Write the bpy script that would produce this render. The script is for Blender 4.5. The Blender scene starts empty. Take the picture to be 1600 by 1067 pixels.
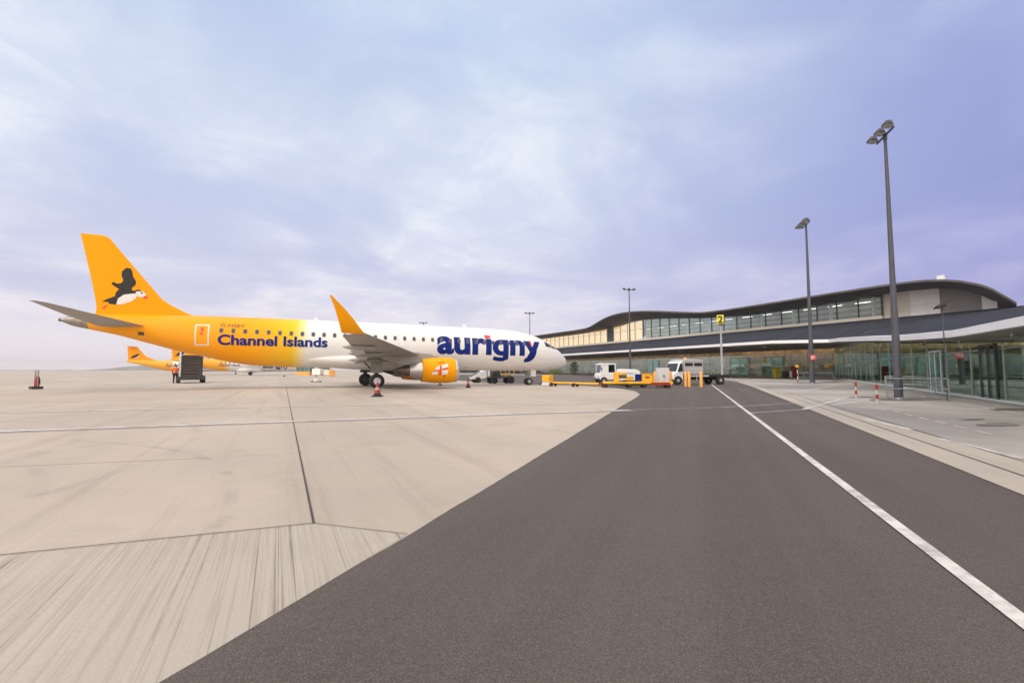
import bpy, bmesh, math, random
import numpy as np
from mathutils import Vector, Matrix
from mathutils.geometry import tessellate_polygon
R = math.radians
rnd = random.Random(7)
S = bpy.context.scene
COL = S.collection

# ------------------------------------------------------------------ camera
CAM_H, PITCH, LENS = 1.25, math.atan(44.5/711.11), 16.0
cd = bpy.data.cameras.new('camera'); cam = bpy.data.objects.new('camera', cd); COL.objects.link(cam)
cam.location = (0, 0, CAM_H); cam.rotation_euler = (R(90)+PITCH, 0, 0)
cd.lens = LENS; cd.sensor_width = 36; cd.clip_start = .05; cd.clip_end = 20000
S.camera = cam

# ------------------------------------------------------------------ exposure
S.view_settings.view_transform = 'Standard'; S.view_settings.look = 'None'
S.view_settings.exposure = 0.0; S.view_settings.gamma = 1
S.view_settings.use_curve_mapping = False

# ------------------------------------------------------------------ sun
SUN = Vector((-.62, -.50, .62)).normalized()
sd = bpy.data.lights.new('sun', 'SUN'); sun = bpy.data.objects.new('sun', sd); COL.objects.link(sun)
sd.energy = 1.5; sd.angle = R(18); sd.color = (1.0, .90, .78)
sun.rotation_euler = SUN.to_track_quat('Z', 'Y').to_euler()

# ------------------------------------------------------------------ sky
W = bpy.data.worlds.new('World'); S.world = W; W.use_nodes = True
nt = W.node_tree; nt.nodes.clear()
def wn(t, **k):
    n = nt.nodes.new(t)
    for a, v in k.items(): setattr(n, a, v)
    return n
def wl(a, b): nt.links.new(a, b)
def wmath(op, a, b=None, clamp=False):
    n = wn('ShaderNodeMath', operation=op, use_clamp=clamp)
    for i, v in enumerate((a, b)):
        if v is None: continue
        if isinstance(v, (int, float)): n.inputs[i].default_value = v
        else: wl(v, n.inputs[i])
    return n.outputs[0]
def wrange(v, a, b, c=0., d=1.):
    n = wn('ShaderNodeMapRange', interpolation_type='SMOOTHSTEP')
    wl(v, n.inputs[0])
    for i, q in enumerate((a, b, c, d)): n.inputs[i+1].default_value = q
    return n.outputs[0]
def wramp(v, stops):
    n = wn('ShaderNodeValToRGB'); wl(v, n.inputs[0]); e = n.color_ramp.elements
    while len(e) < len(stops): e.new(.5)
    for q, (p, c) in zip(e, stops): q.position = p; q.color = (*c, 1)
    return n.outputs[0]
def wmix(f, a, b, mode='MIX'):
    n = wn('ShaderNodeMix', data_type='RGBA', blend_type=mode); n.clamp_result = False
    for i, v in ((0, f), (6, a), (7, b)):
        if isinstance(v, (int, float)): n.inputs[i].default_value = v
        elif isinstance(v, tuple): n.inputs[i].default_value = (*v, 1)
        else: wl(v, n.inputs[i])
    return n.outputs[2]
tc = wn('ShaderNodeTexCoord'); sx = wn('ShaderNodeSeparateXYZ'); wl(tc.outputs['Generated'], sx.inputs[0])
X_, Y_, Z_ = sx.outputs
zc_ = wmath('MAXIMUM', Z_, 0.0)
left = wramp(zc_, [(0, (.90, .84, .89)), (.06, (.90, .85, .92)), (.14, (.79, .78, .91)), (.30, (.74, .80, .95)), (.5, (.75, .83, .97)), (.60, (.66, .77, .96))])
right = wramp(zc_, [(0, (.28, .29, .66)), (.08, (.23, .24, .61)), (.2, (.30, .32, .69)), (.4, (.31, .35, .72)), (.6, (.25, .30, .69))])
azi = wrange(X_, -.05, 1.06)
base = wmix(azi, left, right)
# cloud deck seen in perspective
den = wmath('ADD', zc_, .16)
cx_ = wmath('DIVIDE', X_, den); cy_ = wmath('DIVIDE', Y_, den)
cb = wn('ShaderNodeCombineXYZ'); wl(cx_, cb.inputs[0]); wl(cy_, cb.inputs[1])
n1 = wn('ShaderNodeTexNoise'); wl(cb.outputs[0], n1.inputs['Vector'])
n1.inputs['Scale'].default_value = .85; n1.inputs['Detail'].default_value = 7; n1.inputs['Roughness'].default_value = .52; n1.inputs['Distortion'].default_value = .5
n2 = wn('ShaderNodeTexNoise'); wl(cb.outputs[0], n2.inputs['Vector'])
n2.inputs['Scale'].default_value = 3.0; n2.inputs['Detail'].default_value = 9; n2.inputs['Roughness'].default_value = .66; n2.inputs['Distortion'].default_value = .8
c1 = wrange(n1.outputs[0], .38, .62); c2 = wrange(n2.outputs[0], .36, .66)
hfade = wrange(Z_, .02, .16)
dark = wmix(wmath('MULTIPLY', wmath('SUBTRACT', 1.0, c1), wmath('MULTIPLY', hfade, .9)), base, wmix(1.0, base, (.78, .80, .91), 'MULTIPLY'))
lite = wmix(wmath('MULTIPLY', wmath('MULTIPLY', c1, c2), wmath('MULTIPLY', hfade, .85)), dark, wmix(1.0, dark, (1.24, 1.19, 1.08), 'MULTIPLY'))
# unseen part of the dome: brighter overhead, warm low light behind the viewer
over = wmix(wrange(Z_, .66, .95), lite, (1.75, 1.66, 1.52))
back = wmix(wmath('MULTIPLY', wrange(wmath('MULTIPLY', Y_, -1.0), .0, .6), .85), over, (2.0, 1.75, 1.48))
scaled = wmix(1.0, back, (10., 10., 10.), 'MULTIPLY')
sky = wn('ShaderNodeTexSky'); sky.sky_type = 'NISHITA'; sky.sun_disc = False
sky.sun_elevation = math.asin(SUN.z); sky.sun_rotation = math.atan2(SUN.x, SUN.y)
fin_ = wmix(.94, sky.outputs[0], scaled)
bg = wn('ShaderNodeBackground'); bg.inputs[1].default_value = .1; wl(fin_, bg.inputs[0])
wo = wn('ShaderNodeOutputWorld'); wl(bg.outputs[0], wo.inputs[0])

# ------------------------------------------------------------------ helpers
FW = Vector((0, math.cos(PITCH), math.sin(PITCH))); UP = Vector((0, -math.sin(PITCH), math.cos(PITCH)))
def ray(px, py): return FW + Vector((1, 0, 0))*((px-800)/711.11) + UP*((533.5-py)/711.11)
def gnd(px, py, z=0.):
    d = ray(px, py); t = (z-CAM_H)/d.z
    return Vector((d.x*t, d.y*t, z))
def at(px, py, Y):
    d = ray(px, py); t = Y/d.y
    return Vector((d.x*t, Y, CAM_H+d.z*t))
def tag(o, label=None, cat=None, group=None, kind=None):
    if label: o['label'] = label
    if cat: o['category'] = cat
    if group: o['group'] = group
    if kind: o['kind'] = kind
    return o
def empty(name, loc, rz=0.):
    o = bpy.data.objects.new(name, None); COL.objects.link(o); o.empty_display_size = .3
    o.location = loc; o.rotation_euler = (0, 0, rz); return o
def kids(o): return [c for c in bpy.data.objects if c.parent == o]
def copy_tree(o, parent=None):
    c = o.copy(); COL.objects.link(c)
    if parent is not None: c.parent = parent
    for ch in kids(o): copy_tree(ch, c)
    return c

class MB:
    def __init__(s): s.v = []; s.f = []
    def add(s, vs, fs):
        b = len(s.v); s.v += [tuple(v) for v in vs]; s.f += [tuple(i+b for i in f) for f in fs]; return s
    def box(s, x0, x1, y0, y1, z0, z1):
        return s.add([(x0,y0,z0),(x1,y0,z0),(x1,y1,z0),(x0,y1,z0),(x0,y0,z1),(x1,y0,z1),(x1,y1,z1),(x0,y1,z1)],
                     [(3,2,1,0),(4,5,6,7),(0,1,5,4),(1,2,6,5),(2,3,7,6),(3,0,4,7)])
    def bar(s, p, q, w, h):      # rectangular bar from p to q
        p = Vector(p); q = Vector(q); d = (q-p).normalized()
        u = d.cross(Vector((0,0,1)))
        u = Vector((1,0,0)) if u.length < 1e-4 else u.normalized()
        n = u.cross(d).normalized()
        vs = [c+u*a*w/2+n*b*h/2 for c in (p, q) for a, b in ((-1,-1),(1,-1),(1,1),(-1,1))]
        return s.add(vs, [(3,2,1,0),(4,5,6,7),(0,1,5,4),(1,2,6,5),(2,3,7,6),(3,0,4,7)])
    def tube(s, p, q, r0, r1=None, n=12, caps=True):
        r1 = r0 if r1 is None else r1
        p = Vector(p); q = Vector(q); d = (q-p).normalized()
        u = d.cross(Vector((0,0,1)))
        u = Vector((1,0,0)) if u.length < 1e-4 else u.normalized()
        w = u.cross(d)
        vs = []
        for c, r in ((p, r0), (q, r1)):
            for k in range(n):
                a = 2*math.pi*k/n; vs.append(c+u*math.cos(a)*r+w*math.sin(a)*r)
        fs = [(k, (k+1) % n, n+(k+1) % n, n+k) for k in range(n)]
        if caps: fs += [tuple(range(n-1, -1, -1)), tuple(range(n, 2*n))]
        return s.add(vs, fs)
    def path(s, pts, r, n=8):
        for a, b in zip(pts, pts[1:]): s.tube(a, b, r, r, n)
        return s
    def rings(s, rings, cap=True):   # list of equal length closed rings
        n = len(rings[0]); b = []
        for r in rings: b += list(r)
        fs = [(i*n+k, i*n+(k+1) % n, (i+1)*n+(k+1) % n, (i+1)*n+k) for i in range(len(rings)-1) for k in range(n)]
        if cap: fs += [tuple(range(n-1, -1, -1)), tuple(range((len(rings)-1)*n, len(rings)*n))]
        return s.add(b, fs)
    def lathe(s, prof, c=(0,0,0), axis='z', n=24, cap=True):   # prof: (along axis, radius)
        rs = []
        for t, r in prof:
            ring = []
            for k in range(n):
                a = 2*math.pi*k/n; u, w = math.cos(a)*r, math.sin(a)*r
                p = {'z': (u, w, t), 'x': (t, u, w), 'y': (w, t, u)}[axis]
                ring.append((p[0]+c[0], p[1]+c[1], p[2]+c[2]))
            rs.append(ring)
        return s.rings(rs, cap)
    def prism(s, pts, z0, z1):       # xy outline extruded in z
        n = len(pts)
        vs = [(x, y, z0) for x, y in pts]+[(x, y, z1) for x, y in pts]
        return s.add(vs, [tuple(range(n-1, -1, -1)), tuple(range(n, 2*n))]+[(k, (k+1) % n, n+(k+1) % n, n+k) for k in range(n)])
    def prismy(s, pts, y0, y1):      # xz outline extruded in y
        n = len(pts)
        vs = [(x, y0, z) for x, z in pts]+[(x, y1, z) for x, z in pts]
        return s.add(vs, [tuple(range(n)), tuple(range(2*n-1, n-1, -1))]+[(k, n+k, n+(k+1) % n, (k+1) % n) for k in range(n)])
    def build(s, name, m, parent=None, smooth=35, bevel=0., loc=None):
        me = bpy.data.meshes.new(name); me.from_pydata(s.v, [], s.f); me.update()
        bm = bmesh.new(); bm.from_mesh(me); bmesh.ops.recalc_face_normals(bm, faces=bm.faces); bm.to_mesh(me); bm.free()
        if smooth:
            me.polygons.foreach_set('use_smooth', [True]*len(me.polygons)); me.set_sharp_from_angle(angle=R(smooth))
        me.materials.append(m)
        o = bpy.data.objects.new(name, me); COL.objects.link(o)
        if parent is not None: o.parent = parent
        if loc is not None: o.location = loc
        if bevel:
            b = o.modifiers.new('bevel', 'BEVEL'); b.width = bevel; b.segments = 2; b.limit_method = 'ANGLE'; b.angle_limit = R(40)
        return o

def sheet(name, pts, z, m, kind='structure'):
    me = bpy.data.meshes.new(name)
    me.from_pydata([(p[0], p[1], z) for p in pts], [], [tuple(range(len(pts)))]); me.update()
    if me.polygons[0].normal.z < 0: me.flip_normals()
    me.materials.append(m); o = bpy.data.objects.new(name, me); COL.objects.link(o)
    return tag(o, kind=kind)
def strip_pts(p, q, w):
    p = Vector(p[:2]); q = Vector(q[:2]); d = (q-p).normalized(); n = Vector((-d.y, d.x))*w/2
    return [p-n, q-n, q+n, p+n]
def strips(name, segs, z, m):        # one sheet object made of several flat strips
    b = MB()
    for p, q, w in segs:
        a = strip_pts(p, q, w); b.add([(v.x, v.y, z) for v in a], [(0, 1, 2, 3)])
    return tag(b.build(name, m, smooth=0), kind='structure')

def ribbon(name, pts, w, z, m, taper=False):      # one mitred flat band along a polyline
    L_, R_ = [], []
    for i, p in enumerate(pts):
        a = pts[max(0, i-1)]; c = pts[min(len(pts)-1, i+1)]; d = Vector((c.x-a.x, c.y-a.y)).normalized(); n = Vector((-d.y, d.x))*w/2*(1 if not taper else math.sin(math.pi*(i+.02)/(len(pts)-1+.04))**.6)
        L_.append((p.x+n.x, p.y+n.y, z)); R_.append((p.x-n.x, p.y-n.y, z))
    n_ = len(pts); b = MB(); b.add(L_+R_, [(i, i+1, n_+i+1, n_+i) for i in range(n_-1)])
    return tag(b.build(name, m, smooth=0), kind='structure')
# ------------------------------------------------------------------ materials
class Mat:
    def __init__(s, name):
        s.m = bpy.data.materials.new(name); s.m.use_nodes = True; s.t = s.m.node_tree
        s.b = s.t.nodes['Principled BSDF']; s.out = s.t.nodes['Material Output']
    def n(s, t, **k):
        q = s.t.nodes.new(t)
        for a, v in k.items(): setattr(q, a, v)
        return q
    def l(s, a, b): s.t.links.new(a, b)
    def put(s, sock, v):
        if isinstance(v, (int, float)): sock.default_value = v
        elif isinstance(v, tuple): sock.default_value = (*v, 1) if len(v) == 3 and sock.type == 'RGBA' else v
        else: s.l(v, sock)
    def math(s, op, a, b=None, clamp=False):
        q = s.n('ShaderNodeMath', operation=op, use_clamp=clamp); s.put(q.inputs[0], a)
        if b is not None: s.put(q.inputs[1], b)
        return q.outputs[0]
    def rng(s, v, a, b, c=0., d=1., smooth=True):
        q = s.n('ShaderNodeMapRange', interpolation_type='SMOOTHSTEP' if smooth else 'LINEAR'); s.put(q.inputs[0], v)
        for i, w in enumerate((a, b, c, d)): q.inputs[i+1].default_value = w
        return q.outputs[0]
    def mix(s, f, a, b, mode='MIX'):
        q = s.n('ShaderNodeMix', data_type='RGBA', blend_type=mode)
        s.put(q.inputs[0], f); s.put(q.inputs[6], a); s.put(q.inputs[7], b); return q.outputs[2]
    def coord(s, rz=0., scale=(1,1,1), loc=(0,0,0)):
        if not hasattr(s, 'tc'): s.tc = s.n('ShaderNodeTexCoord')
        q = s.n('ShaderNodeMapping', vector_type='TEXTURE'); s.l(s.tc.outputs['Object'], q.inputs[0])
        q.inputs['Rotation'].default_value = (0, 0, -rz); q.inputs['Scale'].default_value = tuple(1/c for c in scale); q.inputs['Location'].default_value = loc
        return q.outputs[0]
    def noise(s, vec, scale, detail=4, rough=.55, dist=0.):
        q = s.n('ShaderNodeTexNoise'); s.l(vec, q.inputs['Vector'])
        q.inputs['Scale'].default_value = scale; q.inputs['Detail'].default_value = detail
        q.inputs['Roughness'].default_value = rough; q.inputs['Distortion'].default_value = dist
        return q.outputs[0]
    def bump(s, h, strength=.2, dist=.01):
        q = s.n('ShaderNodeBump'); q.inputs['Strength'].default_value = strength; q.inputs['Distance'].default_value = dist
        s.l(h, q.inputs['Height']); s.l(q.outputs[0], s.b.inputs['Normal'])
def paint(name, col, rough=.45, metal=0., var=.08, scale=3., coat=0., spec=None):
    k = Mat(name); v = k.noise(k.coord(), scale, 5, .6)
    f = k.rng(v, .3, .7)
    a = tuple(c*(1-var) for c in col); b = tuple(min(1., c*(1+var)) for c in col)
    k.put(k.b.inputs['Base Color'], k.mix(f, a, b))
    k.put(k.b.inputs['Roughness'], k.rng(v, .3, .7, rough*.85, min(1, rough*1.15)))
    k.b.inputs['Metallic'].default_value = metal
    if spec is not None: k.b.inputs['Specular IOR Level'].default_value = spec
    if coat: k.b.inputs['Coat Weight'].default_value = coat; k.b.inputs['Coat Roughness'].default_value = .08
    return k.m
def emit(name, col, strength, base=None):
    k = Mat(name); k.put(k.b.inputs['Base Color'], base or col); k.put(k.b.inputs['Emission Color'], col)
    k.b.inputs['Emission Strength'].default_value = strength; return k.m

M = {}
M['white'] = paint('white_paint', (.78, .78, .78), .35, var=.04)
M['white_gloss'] = paint('white_gloss_paint', (.80, .80, .80), .28, var=.03, coat=.3)
M['yellow'] = paint('yellow_paint', (.80, .42, .015), .45, var=.12)
M['orange_yellow'] = paint('orange_yellow_paint', (.95, .385, .0), .5, var=.02, scale=.4, spec=.12)
M['bollard'] = paint('pale_orange_paint', (.85, .42, .10), .5, var=.1)
M['black'] = paint('black_rubber', (.018, .018, .02), .7, var=.2)
M['dark'] = paint('dark_steel', (.05, .05, .055), .5, var=.2)
M['dark_brown'] = paint('dark_brown_steel', (.075, .06, .05), .6, var=.25)
M['steel'] = paint('galvanised_steel', (.30, .31, .34), .45, .6, var=.12)
M['pole'] = paint('grey_pole', (.075, .080, .10), .5, .2, var=.1)
M['grey'] = paint('grey_paint', (.40, .40, .43), .45, var=.06)
M['light_grey'] = paint('light_grey_paint', (.62, .62, .66), .4, var=.05)
M['wing_grey'] = paint('wing_grey_paint', (.30, .285, .27), .45, var=.14, scale=.9)
M['bare_metal'] = paint('bare_metal', (.62, .60, .60), .3, .85, var=.08)
M['hot_metal'] = paint('exhaust_metal', (.16, .13, .12), .4, .7, var=.2)
M['red'] = paint('red_paint', (.30, .022, .020), .45, var=.1)
M['flag_red'] = paint('flag_red_paint', (.78, .06, .05), .4, var=.05)
M['navy'] = paint('navy_blue_paint', (.003, .022, .20), .5, var=.04, spec=.15)
M['hull_glass'] = paint('cabin_window_glass', (.06, .065, .075), .15, var=.2)
M['cabin_shade'] = paint('cabin_window_surround', (.16, .17, .20), .3, var=.1)
M['cockpit'] = paint('cockpit_glass', (.03, .035, .04), .08, var=.1)
M['hivis'] = paint('orange_hi_vis_cloth', (.95, .16, .02), .7, var=.08)
M['cloth'] = paint('dark_cloth', (.02, .024, .03), .85, var=.2)
M['skin'] = paint('skin', (.48, .27, .19), .6, var=.05)
M['hair'] = paint('dark_hair', (.02, .015, .012), .7, var=.1)
M['sign_yellow'] = paint('yellow_sign_face', (.85, .72, .03), .4, var=.03)
M['bin_yellow'] = paint('yellow_bin_plastic', (.80, .66, .02), .45, var=.06)
M['black_matt'] = paint('black_matt_paint', (.012, .012, .012), .6, var=.1)
M['cream'] = paint('cream_cladding', (.72, .67, .58), .6, var=.06, scale=.6)
M['pale_panel'] = paint('pale_cladding', (.86, .85, .81), .5, var=.05, scale=.6)
M['grey_panel'] = paint('grey_brown_cladding', (.26, .24, .235), .6, var=.06, scale=.6)
M['fascia'] = paint('white_fascia', (.80, .80, .83), .4, var=.04, scale=.5)
M['roof_edge'] = paint('dark_grey_roof_edge', (.15, .142, .142), .8, var=.15, scale=.4, spec=.15)
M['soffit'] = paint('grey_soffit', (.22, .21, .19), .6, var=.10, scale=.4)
M['frame'] = paint('dark_window_frame', (.055, .06, .065), .45, var=.1)
M['mullion'] = paint('pale_mullion', (.36, .40, .40), .4, .3, var=.1)
M['worn_white'] = paint('worn_white_paint', (.46, .45, .44), .5, var=.12)
M['tan'] = paint('tan_luggage', (.42, .30, .14), .7, var=.25, scale=6)
M['lens'] = paint('floodlight_lens', (.62, .64, .60), .15, var=.05)
M['lamp_green'] = paint('dark_green_grey_housing', (.075, .085, .07), .5, var=.15)
M['aft_grey'] = paint('tailcone_metal', (.30, .27, .24), .35, .6, var=.25, scale=2.5)
M['teal'] = paint('teal_glass', (.09, .17, .18), .12, var=.35, scale=.6)
M['blue_pale'] = paint('pale_blue_decal', (.30, .40, .72), .5, var=.05)

def concrete(name, col, groove_dir, groove=.14, gscale=5.5, patch=.10, warm=.03, lines=0., blotch=.45):
    k = Mat(name)
    big = k.noise(k.coord(), .11, 6, .6, .4); mid = k.noise(k.coord(loc=(7, 3, 0)), .9, 6, .65); fine = k.noise(k.coord(), 55, 3, .7)
    rot = -groove_dir
    st = k.noise(k.coord(rot, (.035, 1, 1)), gscale, 6, .70, .1)        # long brushed streaks
    st2 = k.noise(k.coord(rot, (.012, .35, 1)), gscale*.5, 4, .6)
    ln = k.noise(k.coord(rot, (.003, 1, 1)), 16., 3, .8)                 # separate dark drag lines
    ln2 = k.noise(k.coord(rot, (.012, 1, 1)), 48., 2, .8)
    c0 = tuple(c*(1-patch) for c in col); c1 = (col[0]*(1+patch+warm), col[1]*(1+patch), col[2]*(1+patch-warm))
    a = k.mix(k.rng(big, .3, .7), c0, c1)
    a = k.mix(k.math('MULTIPLY', k.rng(mid, .50, .72), blotch), a, tuple(c*.78 for c in col))
    a = k.mix(k.math('MULTIPLY', k.rng(st, .50, .70), groove*3.2), a, (col[0]*.62, col[1]*.58, col[2]*.55))
    a = k.mix(k.math('MULTIPLY', k.rng(st2, .45, .62), groove*1.8), a, tuple(c*.74 for c in col))
    if lines:
        br = k.rng(k.noise(k.coord(), 1.1, 3), .35, .6)
        a = k.mix(k.math('MULTIPLY', k.math('MULTIPLY', k.rng(ln, .58, .64), br), lines*1.1), a, (col[0]*.42, col[1]*.38, col[2]*.35))
        a = k.mix(k.math('MULTIPLY', k.rng(ln2, .46, .62), lines*.45), a, (col[0]*.60, col[1]*.57, col[2]*.55))
        a = k.mix(k.math('MULTIPLY', k.rng(ln, .46, .36), lines*.3), a, tuple(min(1, c*1.18) for c in col))
    a = k.mix(k.rng(fine, .3, .7, 0., .22), a, tuple(c*.55 for c in col))
    k.put(k.b.inputs['Base Color'], a); k.put(k.b.inputs['Roughness'], k.rng(mid, .3, .7, .75, .92))
    k.bump(k.mix(.5, ln2 if lines else st, fine), .25, .004)
    return k.m
def asphalt(name, col, d=0.):
    k = Mat(name)
    big = k.noise(k.coord(), .25, 6, .6, .5); fine = k.noise(k.coord(), 160, 2, .85); mid = k.noise(k.coord(), 22, 5, .75)
    st = k.noise(k.coord(-d, (.02, 1, 1)), 1.1, 5, .6)
    a = k.mix(k.rng(big, .3, .7), tuple(c*.88 for c in col), tuple(c*1.10 for c in col))
    a = k.mix(k.rng(st, .42, .66, 0, .42), a, tuple(c*.70 for c in col))
    a = k.mix(k.rng(mid, .38, .66, 0, .28), a, tuple(c*.65 for c in col))
    a = k.mix(k.rng(fine, .50, .66, 0, .85), a, tuple(min(1, c*1.8) for c in col))
    a = k.mix(k.rng(fine, .48, .34, 0, .75), a, tuple(c*.45 for c in col))
    k.put(k.b.inputs['Base Color'], a); k.put(k.b.inputs['Roughness'], k.rng(st, .3, .7, .74, .88))
    k.b.inputs['Specular IOR Level'].default_value = .3
    k.bump(k.mix(.4, fine, mid), .5, .006)
    return k.m
def worn_paint(name, col, under, wear, scale=7.):
    k = Mat(name); v = k.noise(k.coord(), scale, 8, .72, .3); w = k.noise(k.coord(loc=(3, 1, 0)), .8, 4, .6)
    f = k.math('ADD', k.rng(v, .35, .7), k.rng(w, .35, .65, -.35, .35), True)
    k.put(k.b.inputs['Base Color'], k.mix(k.math('MULTIPLY', f, wear), col, under)); k.b.inputs['Roughness'].default_value = .7
    return k.m
def glass(name, tint, refl, rough=.02):
    k = Mat(name)
    tr = k.n('ShaderNodeBsdfTransparent'); tr.inputs[0].default_value = (*tint, 1)
    gl = k.n('ShaderNodeBsdfGlossy'); gl.inputs[0].default_value = (.92, .97, .97, 1); gl.inputs['Roughness'].default_value = rough
    lw = k.n('ShaderNodeFresnel'); lw.inputs[0].default_value = 1.5
    wob = k.noise(k.coord(), .5, 2)
    bp = k.n('ShaderNodeBump'); bp.inputs['Strength'].default_value = .05; bp.inputs['Distance'].default_value = .05; k.l(wob, bp.inputs['Height'])
    k.l(bp.outputs[0], gl.inputs['Normal'])
    f = k.math('ADD', k.math('MULTIPLY', lw.outputs[0], .55), refl, True)
    mx = k.n('ShaderNodeMixShader'); k.l(f, mx.inputs[0]); k.l(tr.outputs[0], mx.inputs[1]); k.l(gl.outputs[0], mx.inputs[2])
    k.l(mx.outputs[0], k.out.inputs['Surface'])
    return k.m
M['glass'] = glass('teal_tinted_glass', (.76, .92, .87), .02)
M['glass_main'] = glass('pale_tinted_glass', (.86, .91, .85), .02)
M['glass_upper'] = glass('grey_tinted_glass', (.90, .94, .91), .04)
M['glass_clear'] = glass('vehicle_glass', (.35, .42, .44), .08)

# ------------------------------------------------------------------ the ground
AC_DIR = Vector((.9328, .3603))                      # heading of the parked airliner
groove_ang = math.atan2(711.11, 435-800)             # direction of the brushed grooves
road_ang = math.atan2(711.11, 285)
M['apron'] = concrete('apron_concrete', (.470, .412, .350), groove_ang, .17, 1.6, .12, blotch=.5, lines=.12)
def add_rings(m, arcs, col):       # faint rubber arcs worn into the concrete
    t = m.node_tree; k = Mat.__new__(Mat); k.m, k.t = m, t; k.b = t.nodes['Principled BSDF']
    src = k.b.inputs['Base Color'].links[0].from_socket; q = k.n('ShaderNodeSeparateXYZ'); k.l(k.coord(), q.inputs[0])
    nz = k.noise(k.coord(), 1.4, 5, .7); out = src
    for (cx, cy, r, w, amt) in arcs:
        dx = k.math('SUBTRACT', q.outputs[0], cx); dy = k.math('SUBTRACT', q.outputs[1], cy)
        d = k.math('SQRT', k.math('ADD', k.math('MULTIPLY', dx, dx), k.math('MULTIPLY', dy, dy)))
        e = k.math('ABSOLUTE', k.math('SUBTRACT', d, r))
        f = k.math('MULTIPLY', k.rng(e, w, w*.3), k.math('MULTIPLY', k.math('MULTIPLY', k.rng(nz, .40, .62), k.rng(dx, -r*.5, r*.6)), amt))
        out = k.mix(f, out, col)
    k.l(out, k.b.inputs['Base Color'])
ra, rb, rc = gnd(285, 706), gnd(358, 745), gnd(348, 806)
ax, ay, bx_, by_, cx2, cy2 = ra.x, ra.y, rb.x, rb.y, rc.x, rc.y
dd_ = 2*(ax*(by_-cy2)+bx_*(cy2-ay)+cx2*(ay-by_))
ux = ((ax**2+ay**2)*(by_-cy2)+(bx_**2+by_**2)*(cy2-ay)+(cx2**2+cy2**2)*(ay-by_))/dd_
uy = ((ax**2+ay**2)*(cx2-bx_)+(bx_**2+by_**2)*(ax-cx2)+(cx2**2+cy2**2)*(bx_-ax))/dd_
rr_ = math.hypot(ax-ux, ay-uy)
add_rings(M['apron'], [(ux, uy, rr_, .10, .40), (ux-.6, uy-.3, rr_*.86, .12, .28), (-14, 4, 7.5, .14, .30), (-14, 4, 9.3, .12, .30), (-5, 30, 14, .2, .3)], (.27, .23, .20))
M['slab'] = concrete('grooved_concrete', (.445, .405, .35), groove_ang, .05, 7.5, .07, lines=.85)
M['asphalt'] = asphalt('asphalt', (.100, .083, .074), road_ang)
M['forecourt'] = concrete('forecourt_concrete', (.345, .325, .30), road_ang, .12, 1.2, .42, blotch=1.)
M['kerb'] = concrete('kerb_paving', (.43, .385, .335), road_ang, .12, 3., .14)
M['joint'] = paint('joint_sealant', (.05, .045, .042), .8, var=.3)
M['crack'] = paint('faint_crack', (.24, .19, .16), .9, var=.3)
M['road_white'] = worn_paint('road_marking_white', (.66, .64, .61), (.24, .22, .21), .65)
M['faded_white'] = worn_paint('faded_apron_marking', (.72, .71, .71), (.45, .39, .35), .95, 3.)
M['faded_grey'] = worn_paint('faded_grey_marking', (.30, .30, .32), (.46, .39, .34), .8, 3.)
M['faded_road'] = worn_paint('faded_road_marking', (.34, .32, .32), (.12, .11, .11), .8, 4.)
M['faded_court'] = worn_paint('faded_forecourt_marking', (.56, .54, .52), (.36, .335, .31), .95, 2.5)
M['faded_red'] = worn_paint('faded_red_marking', (.46, .35, .32), (.36, .33, .31), .9, 3.)
M['patch_dark'] = worn_paint('dark_ground_patch', (.10, .09, .08), (.22, .20, .18), .8, 1.5)

g = MB(); N_ = 48
g.add([(0, 0, 0)]+[(3400*math.cos(2*math.pi*k/N_), 3400*math.sin(2*math.pi*k/N_), 0) for k in range(N_)], [(0, 1+k, 1+(k+1) % N_) for k in range(N_)])
tag(g.build('apron', M['apron'], smooth=0), kind='structure')
kerb_px = [(1400, 694), (1250, 634), (1175, 604), (1150, 596), (1110, 590.8), (1060, 588.6), (935, 586.6), (800, 585.8), (700, 585.2)]
kerb = [gnd(*p) for p in kerb_px]
d0 = (gnd(1600, 775)-gnd(1400, 694)).normalized(); kerb = [gnd(1600, 775)+d0*40, gnd(1600, 775)]+kerb
edge = [gnd(*p) for p in [(250, 1067), (640, 835), (860, 702), (975, 632), (995, 620.5), (1000, 616), (992, 611), (970, 607), (940, 604.2), (900, 602.2), (850, 600.6), (800, 599), (740, 596.5), (700, 593), (688, 588), (692, 585.4)]]
e0 = (gnd(250, 1067)-gnd(640, 835)).normalized(); edge = [gnd(250, 1067)+e0*40]+edge
rough_edge = []
for a, b in zip(edge[:6], edge[1:7]):
    n_ = max(1, min(160, int((b-a).length/.09))); dn = Vector((-(b-a).y, (b-a).x, 0)).normalized()
    rough_edge += [a.lerp(b, i/n_)+dn*(rnd.uniform(-.004, .004)+.004*math.sin(i*.31+a.x)*math.sin(i*.127)) for i in range(n_)]
edge = rough_edge+edge[6:]
sheet('asphalt_road', edge+[Vector((-30, 300, 0)), Vector((220, 260, 0)), Vector((120, -40, 0))], .004, M['asphalt'])
GL_N = Vector((.921, .389)); GL_D = Vector((-.389, .921))       # normal and run of the terminal front
def tp(D, t, z=0.): return Vector((GL_N.x*D+GL_D.x*t, GL_N.y*D+GL_D.y*t, z))
wing_near, corner = Vector((6.0, -5.5, 0)), Vector((50.0, 71.0, 0))
sheet('forecourt', kerb+[tp(60, 290), tp(110, 290), tp(110, 0), Vector((80, -20, 0)), Vector((30, -45, 0))], .008, M['forecourt'])
nk = Vector((.916, -.401, 0))
kb = kerb[:6]
sheet('kerb_strip', kb+[p+nk*w for p, w in zip(reversed(kb), (.2, .5, .8, 1.0, 1.05, 1.05))], .012, M['kerb'])
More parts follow.
